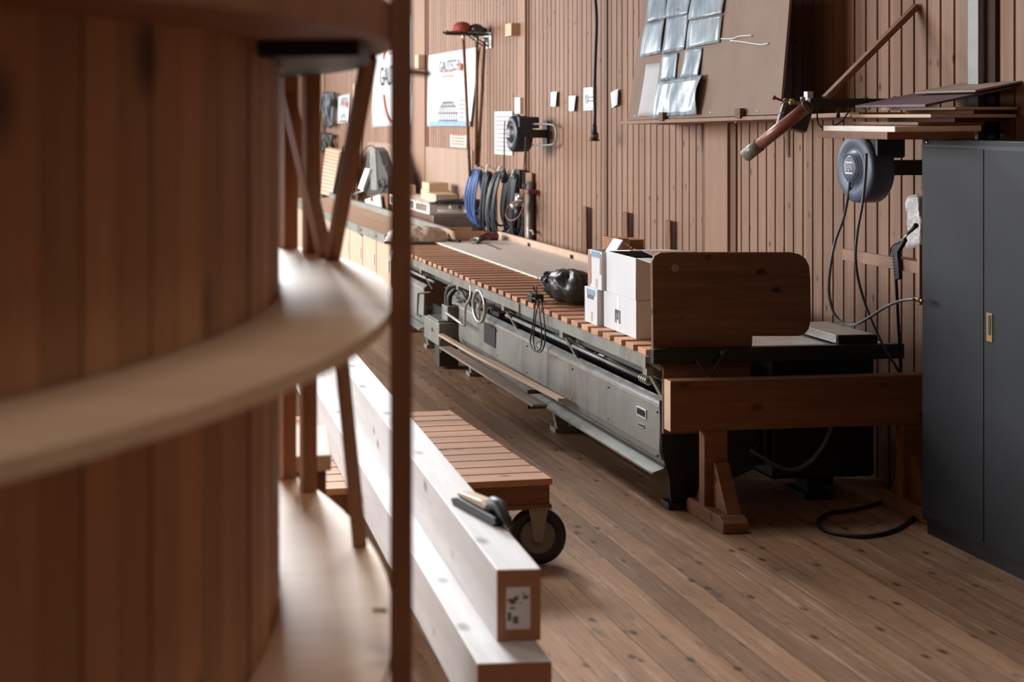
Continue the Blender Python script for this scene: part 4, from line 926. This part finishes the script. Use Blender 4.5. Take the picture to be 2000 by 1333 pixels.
# cap rack with rods
rk2 = thing('wall_rack', 'black two-armed wall rack high on the wall carrying caps and hanging rods', 'rack', (4.49, 15.35, 2.9))
a, c = pX(947, 66, 4.49), pX(961, 94, 4.49)
MB().box(4.478, 4.497, c.y, a.y, c.z, a.z).build('wall_plate', M['metal_light'], rk2)
for yy in (15.27, 15.42):
    MB().tube([(4.48, yy, 2.965), (4.05, yy, 2.975), (4.0, yy, 2.995)], .012, 8).build('prong', M['black'], rk2)
    MB().tube([(4.48, yy, 2.83), (4.28, yy, 2.965)], .008, 6).build('brace', M['black'], rk2)
z_ = 2.986
def cap(label, c, mat, r, seed):
    t = thing('cap', label, 'cap', c, 'caps on the wall rack'); b = MB()
    vs, fs = lump(Vector(c) + Z * r * .45, r, r * 1.1, r * .75, .10, seed, c[2] + .001, 24, 14); b.add(vs, fs, True); b.build('crown', M[mat], t)
    MB().prism([(c[0] - r * .6, c[1] - r * .8, c[2] + .012), (c[0] - r * 1.7, c[1] - r * .5, c[2] + .004), (c[0] - r * 1.7, c[1] + r * .5, c[2] + .004), (c[0] - r * .6, c[1] + r * .8, c[2] + .012)], (0, 0, .008)).build('peak', M[mat], t)
cap('red cap on the outer end of the wall rack', (4.20, 15.35, z_), 'red', .10, 3)
cap('dark cap on the wall rack beside the red cap', (4.345, 15.30, z_), 'blackbag', .08, 5)
cap('dark cap on the wall rack closest to the wall', (4.43, 15.36, z_), 'blackbag', .055, 8)
for k, (p0, p1, lab) in enumerate((((905, 68), (918, 345), 'brown rod hanging from the outer end of the wall rack'), ((932, 72), (930, 322), 'brown rod hanging in the middle of the wall rack'), ((947, 74), (934, 326), 'brown rod hanging from the wall rack closest to the wall'))):
    a, c = pY(*p0, 15.345), pY(*p1, 15.345)
    t = thing('long_rod', lab, 'rod', a, 'rods hanging from the wall rack')
    MB().cyl(c, a, .017, seg=12).build('handle', M['brownwood'], t)
    MB().cyl(a + (c - a) * .035, a + Z * .01, .021, seg=12).build('ferrule', M['metal_light'], t)

# banners
def banner(name, label, q, X, skew=0):
    P4 = [pX(x, y, X) for x, y in q]
    t = thing(name, label, 'banner', P4[3])
    nu, nv = 14, 10; vs = []
    for j in range(nv + 1):
        for i in range(nu + 1):
            s_, t_ = i / nu, j / nv
            v = (P4[0] * (1 - s_) + P4[1] * s_) * (1 - t_) + (P4[3] * (1 - s_) + P4[2] * s_) * t_
            v.x -= .008 * (1 + math.sin(5 * s_ + 2 * t_)); vs.append(v)
    b = MB().add(vs, [(j * (nu + 1) + i, j * (nu + 1) + i + 1, (j + 1) * (nu + 1) + i + 1, (j + 1) * (nu + 1) + i) for j in range(nv) for i in range(nu)], True)
    o = b.build('sheet', M['banner'], t); so = o.modifiers.new('thickness', 'SOLIDIFY'); so.thickness = .002; so.offset = 0
    return t, P4
bn1, P4 = banner('large_banner', 'large white banner with a red ring logo, half hidden behind the long lath', ((728, 52), (808, 26), (805, 244), (729, 249)), 4.48)
xp = 4.455
ca = pX(766, 149, xp)
text('lettering', 'GAUTSCHI', .40, M['black_print'], bn1, (xp, pX(768, 149, xp).y, ca.z + .0), RD, UP, .95)
Rr = .60
MB().tube(cyl_pts(ca + Z * .06, (0, -1, 0), (0, 0, 1), Rr, Rr, 16, .5, PI - .35), .018, 6).build('ring_arc', M['red_print'], bn1)
MB().tube(cyl_pts(ca - Z * .05, (0, -1, 0), (0, 0, 1), Rr, Rr, 16, PI + .35, 2 * PI - .35), .018, 6).build('ring_arc', M['red_print'], bn1)
b = MB()
ya, yb = pX(761, 95, xp).y, pX(765, 95, xp).y
for zz in (2.955, 3.03, 3.105): b.box(xp - .003, xp, yb - .12, ya, zz, zz + .03)
b.build('bar_mark', M['red_print'], bn1)
b = MB(); ya, yb = pX(784, 155, xp).y, pX(791, 155, xp).y
b.box(xp - .003, xp, yb, ya, 2.54, 2.60); b.build('small_print', M['grey_print'], bn1)

bn2, P4 = banner('drawing_banner', 'white banner with grey lettering and a dome drawing behind the hanging rods', ((838, 108), (936, 91), (921, 246), (837, 247)), 4.485)
xp = 4.462
text('lettering', 'GAUTSCHI', .20, M['grey_print'], bn2, (xp, (pX(858, 130, xp).y + pX(897, 130, xp).y) / 2, pX(875, 130, xp).z), RD, UP, 1.0)
text('lettering', 'A', .18, M['grey_print'], bn2, (xp, pX(905, 124, xp).y, pX(905, 124, xp).z), RD, UP, 1.0) if False else None
b = MB()
for (x0, x1, yy) in ((862, 881, 141), (862, 883, 150)): b.box(xp - .003, xp, pX(x1, yy, xp).y, pX(x0, yy, xp).y, pX(x0, yy, xp).z - .008, pX(x0, yy, xp).z + .008)
b.build('red_lines', M['red_print'], bn2)
c = pX(899, 131, xp); MB().lathe([(0, 0), (.05, 0), (.05, .003), (0, .003)], c, OUT, 20).build('red_dot', M['red_print'], bn2)
yl, yr = pX(857, 220, xp).y, pX(891, 220, xp).y; zb_, zm, zt_ = pX(870, 240, xp).z, pX(870, 221, xp).z, pX(870, 199, xp).z
ym = (yl + yr) / 2; hw_ = (yl - yr) / 2
b = MB()
for k in range(9):
    u = -1 + k / 4; b.tube(spline([(xp, ym + hw_ * u, zb_), (xp, ym + hw_ * u, zm), (xp, ym + hw_ * u * .8, zm + (zt_ - zm) * .6), (xp, ym + hw_ * u * .45, zt_)], 4), .005, 5)
for (u, zz) in ((1.05, zm), (1, zb_ + .03), (.8, zm + (zt_ - zm) * .6), (.45, zt_)): b.tube([(xp, ym - hw_ * u, zz), (xp, ym + hw_ * u, zz)], .006, 5)
b.build('dome_drawing', M['grey_print'], bn2)
b = MB()
for k in range(6): b.box(xp - .002, xp, pX(904, 200, xp).y, pX(896, 200, xp).y, 2.0 + .05 * k, 2.012 + .05 * k)
b.build('text_lines', M['grey_print'], bn2)
MB().box(xp - .003, xp, pX(918, 240, xp).y, pX(839, 240, xp).y, pX(870, 246, xp).z, pX(870, 237, xp).z).build('grey_strip', M['blue_print'], bn2)
bn3, P4 = banner('small_poster', 'small white poster with red lettering at the far end of the wall', ((661, 189), (683, 183), (683, 239), (660, 242)), 4.485)
xp = 4.462
text('lettering', 'GAUTSCHI', .16, M['grey_print'], bn3, (xp, pX(672, 197, xp).y, pX(672, 197, xp).z), RD, UP, .8)
b = MB().box(xp - .003, xp, pX(676, 204, xp).y, pX(664, 204, xp).y, pX(670, 206, xp).z, pX(670, 203, xp).z).box(xp - .003, xp, pX(678, 204, xp).y, pX(676, 204, xp).y, pX(670, 211, xp).z, pX(670, 200, xp).z).box(xp - .003, xp, pX(675, 204, xp).y, pX(665, 204, xp).y, pX(670, 210, xp).z, pX(670, 208.5, xp).z)
b.build('red_mark', M['red_print'], bn3)
cz = pX(670, 233, xp)
MB().tube(cyl_pts(cz, (0, -1, 0), (0, 0, 1), .16, .08, 14, 0, PI), .008, 5).tube([cz + Vector((0, .3, -.03)), cz + Vector((0, -.3, -.03))], .012, 5).build('dome_drawing', M['grey_print'], bn3)
# list, switch box and faded notice
def wall_paper(name, label, cat, x0, y0, x1, y1, mat, group=None, thick=.002, X=XW):
    Y0, Y1, z0, z1 = wall_quad(x0, y0, x1, y1, X)
    o = MB().box(X - thick, X, Y1, Y0, z0, z1).build(name, M[mat], origin=(X, (Y0 + Y1) / 2, z0)); return tag(o, label, cat, group), (Y0, Y1, z0, z1)
o, r = wall_paper('printed_list', 'tall printed grey list on the wall behind the far hose reel', 'list', 966, 218, 1001, 304, 'brightlist')
b = MB()
for k in range(9): b.box(XW - .004, XW - .002, r[1] + .06, r[0] - .06, r[2] + .04 + k * .045, r[2] + .048 + k * .045)
b.build('text_lines', M['grey_print'], o)
o, r = wall_paper('socket_strip', 'slim white socket strip on the wall post above the far reel', 'switch box', 1011, 191, 1021, 222, 'white', None, .03, 4.468)
o, r = wall_paper('faded_notice', 'faded pinkish notice above the smooth panelling left of the hanging rods', 'notice', 880, 263, 911, 289, 'pinkpaper')
b = MB()
for k in range(4): b.box(XW - .004, XW - .002, r[1] + .08, r[0] - .08, r[2] + .03 + k * .035, r[2] + .045 + k * .035)
b.build('text_lines', M['red_print'], o)
o, r = wall_paper('paper_note', 'narrow white note on the far wall post behind the slanting lath', 'note', 690, 244, 696, 268, 'white')

# ------------------------------------------------------------------ hose panel with coiled hoses
Y0, Y1, z0, z1 = 15.35, 13.72, .7, 1.50
hp = thing('hook_board', 'wooden hook panel holding coiled hoses on the wall below the far reel', 'hook panel', (4.48, 14.5, .7))
MB().box(4.46, 4.486, Y1, Y0, z0, z1).build('panel', M['post'], hp, bevel=.002)
hooks = [(930, 324, 4.36), (951, 326, 4.37), (975, 328, 4.36), (990, 336, 4.38), (1002, 336, 4.38)]
for (x, y, X) in hooks:
    a = pX(x, y, X); MB().tube(spline([(4.47, a.y, a.z - .04), (4.40, a.y, a.z + .0), ((X + 4.4) / 2, a.y, a.z + .02), (X, a.y, a.z), (X - .01, a.y, a.z - .05), (X + .03, a.y, a.z - .07)], 5), .008, 8).build('hook', M['white'], hp)
def coil(label, px, X, loops, mat, r, seed, group='coiled hoses on the wall'):
    rnd = random.Random(seed); x0, y0, w, h = px
    top = pX(x0, y0, X); t = thing('coiled_hose', label, 'hose', top, group)
    b = MB(); sc_ = (EYE - pX(x0, y0 + 100, X).z - (EYE - top.z)) / 100
    for k in range(loops):
        W = w * sc_ * rnd.uniform(.7, 1.08) / 2; H = h * sc_ * rnd.uniform(.78, 1.06) / 2; off = (k - loops / 2) * r * 1.7; tw = rnd.uniform(-.5, .5)
        pts = []
        for i in range(29):
            a = 2 * PI * i / 28
            xx = W * math.sin(a) * (1 - .25 * math.cos(a)); zz = -H + H * math.cos(a)
            pts.append(top + Vector((xx * math.cos(tw) - off * .2, off + xx * math.sin(tw) * .7 + .02 * math.sin(2 * a), zz + rnd.uniform(-.003, .003))))
        b.tube(pts, r, 8, False)
    b.tube([top + Vector((0, -loops * r, -.03)), top + Vector((-.0, loops * r, -.03))], r * 2.4, 10)
    b.build('hose', M[mat], t)
    return t
coil('coiled blue hose on the left hook of the hose panel', (931, 332, 34, 108), 4.36, 9, 'bluehose', .012, 1)
coil('coiled black hose on the second hook right of the blue hose', (952, 336, 24, 130), 4.38, 6, 'black', .012, 2)
coil('large loose dark grey hose coil on the middle hook of the hose panel', (976, 336, 44, 132), 4.36, 7, 'greyhose', .012, 3)
coil('coiled black cable on the right part of the hose panel', (992, 342, 22, 120), 4.39, 6, 'black', .012, 4)
coil('short bunch of black cable at the right end of the hose panel', (1005, 340, 20, 130), 4.39, 7, 'black', .012, 6)
MB().box(4.40, 4.458, pX(1018, 340, 4.42).y, pX(1008, 340, 4.42).y, pX(1010, 366, 4.42).z, pX(1010, 331, 4.42).z).build('black_cover', M['black'], hp)
ru = thing('air_regulator', 'air pressure regulator with a brown looped cable at the right of the hose panel', 'regulator', pX(1012, 390, 4.3))
MB().cyl(pX(1012, 378, 4.3), pX(1012, 404, 4.3), .03).lathe([(0, 0), (.035, 0), (.04, .03), (.0, .05)], pX(1006, 401, 4.28), (-.6, 0, -.6), 16).build('filter_bowl', M['metal_light'], ru)
MB().cyl(pX(1004, 399, 4.28), pX(1020, 377, 4.32), .022).build('valve', M['chrome'], ru)
MB().cyl(pX(1012, 404, 4.3), pX(1012, 426, 4.3), .036).build('lower_bowl', M['black'], ru)
MB().tube(spline([pX(1022, 392, 4.27), pX(1008, 393, 4.26), pX(993, 404, 4.26), pX(988, 420, 4.26), pX(997, 431, 4.26), pX(1012, 425, 4.26), pX(1021, 408, 4.27), pX(1023, 396, 4.28)], 6), .008, 8).build('cable', M['redbrown'], ru)
ob = thing('wall_outlet', 'dark red and black socket outlet on the wall post right of the hose panel', 'outlet', pX(1032, 375, 4.47))
Ya, Yb, za, zb2 = wall_quad(1026, 358, 1033, 368, 4.46); MB().box(4.42, 4.468, Yb, Ya, za, zb2).build('switch', M['black'], ob, bevel=.004)
Ya, Yb, za, zb2 = wall_quad(1026, 369, 1043, 379, 4.44); MB().box(4.38, 4.497, Yb, Ya, za, zb2).build('socket', M['darkred'], ob, bevel=.004)
tag(MB().cyl((4.44, 13.72, .1), (4.44, 13.72, 1.42), .03).tube(spline([(4.44, 13.70, .93), (4.43, 13.60, .94), (4.43, 13.55, .90)], 5), .012, 8).build('wall_pipe', M['metal'], origin=(4.44, 13.72, .1)), 'grey vertical pipe on the wall at the right of the hose panel', 'pipe')

# ------------------------------------------------------------------ second bench and what stands on it
b2 = thing('roller_bench', 'far bench with a slatted top and pale wooden cupboard fronts beyond the press bench', 'workbench', (3.4, 17.0, 0))
b = MB(); y = 13.98
while y < 20.6: b.box(3.04, 3.66, y, y + .10, .86, .885); y += .125
b.build('slat_deck', M['palewood'], b2)
MB().box(3.02, 3.032, 13.9, 20.7, .80, .885).box(3.02, 3.7, 13.9, 13.912, .80, .885).build('front_rail', M['metal'], b2)
MB().box(3.66, 3.70, 13.9, 20.7, .86, .945).build('back_rail', M['metal'], b2)
for yy in [14.3 + .8 * k for k in range(8)]: MB().cyl((3.012, yy, .845), (3.021, yy, .845), .012, seg=10).build('bolt_head', M['metal_dark'], b2)
MB().box(3.12, 3.68, 13.95, 20.6, .08, .80).build('carcass', M['post_dark'], b2)
for k in range(9):
    y0 = 13.97 + k * .735
    d_ = MB().box(3.10, 3.119, y0, y0 + .70, .10, .785).build('door', M['doorwood'], b2, bevel=.002)
    MB().box(3.085, 3.10, y0 + .06, y0 + .085, .50, .62).build('handle', M['white'], d_)
for yy in (15.4, 16.9, 18.4): MB().prism([(3.04, yy, .80), (3.12, yy, .80), (3.12, yy, .73)], (0, .06, 0)).build('bracket', M['iron'], b2)
MB().box(3.15, 3.65, 14.0, 20.5, 0, .08).build('plinth', M['iron'], b2)

# old saw unit standing at the back of the far bench
cs_ = pX(735, 400, 4.0)
zb0 = .0
sw = thing('mitre_saw', 'old dark green saw unit with a handwheel standing behind the far bench', 'saw', (4.05, 18.9, 0))
Xs = 4.0
MB().prism([pX(x, y, Xs) for x, y in ((717, 300), (731, 288), (738, 295), (757, 345), (757, 380), (718, 385), (710, 350))], (.14, 0, 0)).build('body', M['metal_dark'], sw, bevel=.01)
MB().prism([pX(x, y, Xs - .02) for x, y in ((722, 292), (732, 290), (736, 372), (724, 372))], (.03, 0, 0)).build('arm', M['metal'], sw, bevel=.004)
MB().prism([pX(x, y, Xs - .06) for x, y in ((713, 329), (722, 330), (708, 372), (699, 368))], (.05, 0, 0)).build('white_guard', M['white'], sw)
h_ = MB().torus(pX(745, 362, Xs - .05), (1, .25, 0), .085, .014, 26, 8).build('handwheel', M['metal_dark'], sw)
MB().cyl(pX(745, 362, Xs - .06), pX(745, 362, Xs + .05), .03).bar(pX(737, 362, Xs - .05), pX(753, 362, Xs - .05), .02, .02).bar(pX(745, 352, Xs - .05), pX(745, 372, Xs - .05), .02, .02).build('spoke', M['metal_dark'], h_)
MB().cyl(pX(690, 380, Xs - .05), pX(712, 372, Xs - .03), .012).build('lever', M['metal_light'], sw)
MB().tube(spline([pX(x, y, Xs) for x, y in ((706, 312), (712, 292), (728, 285), (740, 308), (750, 324), (758, 322), (762, 314))], 6), .008, 8).build('cable', M['black'], sw)
MB().box(3.86, 4.3, 18.2, 19.6, 0, .86).build('base_cabinet', M['metal_dark'], sw)
P5 = [pX(x, y, 3.84) for x, y in ((713, 390), (741, 380), (745, 412), (713, 404))]
o = MB().sheet(P5, (.02, 0, 0)).build('saw_side_board', M['ply'], sw)
MB().box(3.835, 3.84, pX(729, 398, 3.84).y, pX(724, 398, 3.84).y, .95, 1.03).build('slot', M['redbrown'], o)
P5 = [pX(x, y, 3.9) for x, y in ((744, 380), (757, 378), (758, 414), (746, 413))]
MB().sheet(P5, (.04, 0, 0)).build('brown_board', M['brownwood'], sw)

# planks, slatted stack and dark boards leaning at the far end
G = 'leaning boards at the far end'
ls = thing('slatted_panel', 'pale panel of stacked slats leaning on the wall behind the far bench', 'panel', (4.0, 22.5, 0))
A0, A1, A2, A3 = pX(624, 378, 3.8), pX(648, 383, 3.8), pX(663, 295, 4.2), pX(636, 288, 4.2)
b = MB()
for k in range(13):
    t0, t1 = k / 13, (k + .78) / 13
    q0, q1, q2, q3 = A0 + (A3 - A0) * t0, A1 + (A2 - A1) * t0, A1 + (A2 - A1) * t1, A0 + (A3 - A0) * t1
    b.sheet([q0, q1, q2, q3], (.05, 0, 0))
b.sheet([A0 + Vector((.05, 0, 0)), A1 + Vector((.05, 0, 0)), A2 + Vector((.05, 0, 0)), A3 + Vector((.05, 0, 0))], (.015, 0, 0))
b.build('slats', M['palewood'], ls)
for sgn in (0.15, .8):
    q = A0 + (A1 - A0) * sgn; MB().box(q.x, q.x + .08, q.y - .05, q.y + .05, 0, q.z).build('leg', M['brownwood'], ls)
for k, (xb, xt, mt, lab) in enumerate(((652, 671, 'black', 'black board leaning beside the slatted panel, nearest to it'), (657, 677, 'metal_dark', 'dark grey board leaning between the black boards'), (662, 683, 'black', 'black board leaning at the right of the dark boards'), (668, 691, 'grey_soft', 'grey board leaning at the right end of the dark boards'))):
    a, c = pX(xb, 384 + k * 2, 3.78), pX(xt, 292, 4.25)
    e0 = a + (c - a) * ((0.0 - a.z) / (c.z - a.z))
    o = MB().bar(a, c, .11, .03, up=(1, 0, 0)).build('leaning_board', M[mt], origin=a); tag(o, lab, 'board', G)
for k, (x0_, x1_, yt, yb_, mt, lab) in enumerate(((670, 676, 288, 300, 'post', 'short brown board end showing above the dark leaning boards'), (680, 687, 284, 298, 'palewood', 'pale board end showing above the dark leaning boards'))):
    a, c = pX((x0_ + x1_) / 2, 385, 4.3), pX((x0_ + x1_) / 2, yt, 4.38)
    tag(MB().bar((a.x, a.y, 0), c, .3, .03, up=(1, 0, 0)).build('leaning_board', M[mt], origin=(a.x, a.y, 0)), lab, 'board', G)
for k, (x_, yt, lab) in enumerate(((624, 205, 'tall narrow pale plank leaning at the left end of the far wall'), (628, 196, 'tall thin brown plank leaning at the left end of the far wall'))):
    c = pX(x_, yt, 4.42); tag(MB().bar((4.12, c.y + .1, 0), c, .10, .03, up=(1, 0, 0)).build('tall_plank', M['palewood' if k == 0 else 'brownwood'], origin=(4.12, c.y, 0)), lab, 'plank', G)
# bundles hanging on the far wall
for (x0_, x1_, y0_, y1_, lab, sd_) in ((633, 652, 181, 250, 'bundle of grey straps and cables hanging on the far wall above the leaning boards', 1), (628, 650, 262, 300, 'dark tangle of cables hanging on the far wall just above the slatted panel', 2)):
    c = pX((x0_ + x1_) / 2, y0_, 4.40); bt = thing('strap_bundle', lab, 'straps', c, 'bundles hanging on the far wall'); b = MB(); rnd = random.Random(sd_)
    zb_ = pX((x0_ + x1_) / 2, y1_, 4.40).z; Ya, Yb = pX(x0_, 200, 4.40).y, pX(x1_, 200, 4.40).y
    for k in range(9):
        yy = Ya + (Yb - Ya) * k / 8
        b.tube(spline([(4.40, yy, c.z), (4.38 + rnd.uniform(-.04, .04), yy + rnd.uniform(-.1, .1), (c.z * 2 + zb_) / 3), (4.40 + rnd.uniform(-.03, .03), yy + rnd.uniform(-.1, .1), (c.z + zb_ * 2) / 3), (4.40, yy + rnd.uniform(-.05, .05), zb_ + rnd.uniform(0, .06))], 4), .035, 7)
    b.build('straps', M['greyhose' if sd_ == 1 else 'metal_dark'], bt)
    b = MB().box(4.37, 4.44, Yb - .02, Ya + .02, c.z - .25, c.z - .12) if sd_ == 1 else MB().box(4.41, 4.44, Yb, Ya, c.z - .03, c.z + .0)
    b.build('binding', M['black' if sd_ == 1 else 'greyhose'], bt)

# ------------------------------------------------------------------ pallet trolley with timber blocks
tt = thing('pallet', 'pale wooden pallet on a dark weathered timber crate behind the press bench', 'pallet', (4.15, 16.2, .8))
ZP = .96
A, B_ = pZ(786, 410, ZP + .12), pZ(845, 422, ZP + .12)
px0, py0 = 3.93, 15.75
b = MB()
for k in range(6): b.box(px0, 4.46, py0 + k * .36, py0 + k * .36 + .30, ZP + .10, ZP + .12)
b.box(px0, 4.46, py0, py0 + 2.10, ZP, ZP + .018)
b.build('deck', M['ply'], tt)
for k in range(4):
    for xx in (px0 + .003, 4.36): MB().box(xx, xx + .09, py0 + k * .66, py0 + k * .66 + .12, ZP + .018, ZP + .10).build('block', M['ply'], tt)
cr = thing('weathered_crate', 'dark weathered timber crate under the pallet behind the press bench', 'crate', (4.2, 16, 0))
MB().box(3.95, 4.46, 15.60, 17.9, .0, .955).build('crate_body', M['post_dark'], cr)
MB().box(3.93, 4.46, 15.56, 15.60, .78, .955).build('front_beam', M['greywood'], cr, bevel=.004)
ZT = ZP + .121
def tblock(label, x, y, w, d_, h, z=ZT, mat='palewood', X=None):
    a = pX(x, y, 4.15) if X is None else pX(x, y, X)
    o = MB().box(a.x, a.x + w, a.y - d_, a.y, z, z + h).build('timber_block', M[mat], origin=(a.x + w / 2, a.y - d_ / 2, z), bevel=.003); return tag(o, label, 'timber block', 'timber blocks on the pallet')
def tb(label, x0_, x1_, yt, yb_, Y, dep, mat='palewood'):
    a, c = pY(x0_, yt, Y), pY(x1_, yb_, Y); z_ = c.z
    o = MB().box(a.x, c.x, Y, Y + dep, z_, a.z).build('timber_block', M[mat], origin=((a.x + c.x) / 2, Y + dep / 2, z_), bevel=.003); return tag(o, label, 'timber block', 'timber blocks on the pallet')
def tbz(label, x0_, x1_, Y, dep, z0_, h, mat='palewood'):
    a, c = pY(x0_, 400, Y), pY(x1_, 400, Y)
    o = MB().box(a.x, c.x, Y, Y + dep, z0_, z0_ + h).build('timber_block', M[mat], origin=((a.x + c.x) / 2, Y + dep / 2, z0_), bevel=.003); return tag(o, label, 'timber block', 'timber blocks on the pallet')
tbz('long timber block lying lowest at the front of the pallet', 851, 894, 15.9, .5, ZT, .095)
tbz('timber block lying flat behind the front block on the pallet', 838, 880, 16.5, .4, ZT, .11)
tbz('short timber block on top of the pile on the pallet', 838, 876, 16.55, .35, ZT + .111, .085)
tbz('small timber block standing alone at the left of the pallet', 797, 812, 17.6, .3, ZT, .12)
a = pY(872, 408, 15.75)
bc = thing('black_cloth', 'black cloth lying in front of the timber blocks on the crate', 'cloth', (a.x, 15.7, ZT))
b = MB(); vs, fs = lump((a.x + .19, 15.74, ZT), .30, .10, .05, .4, 12, ZT + .001, 36, 14); b.add(vs, fs, True); b.build('cloth', M['black'], bc)
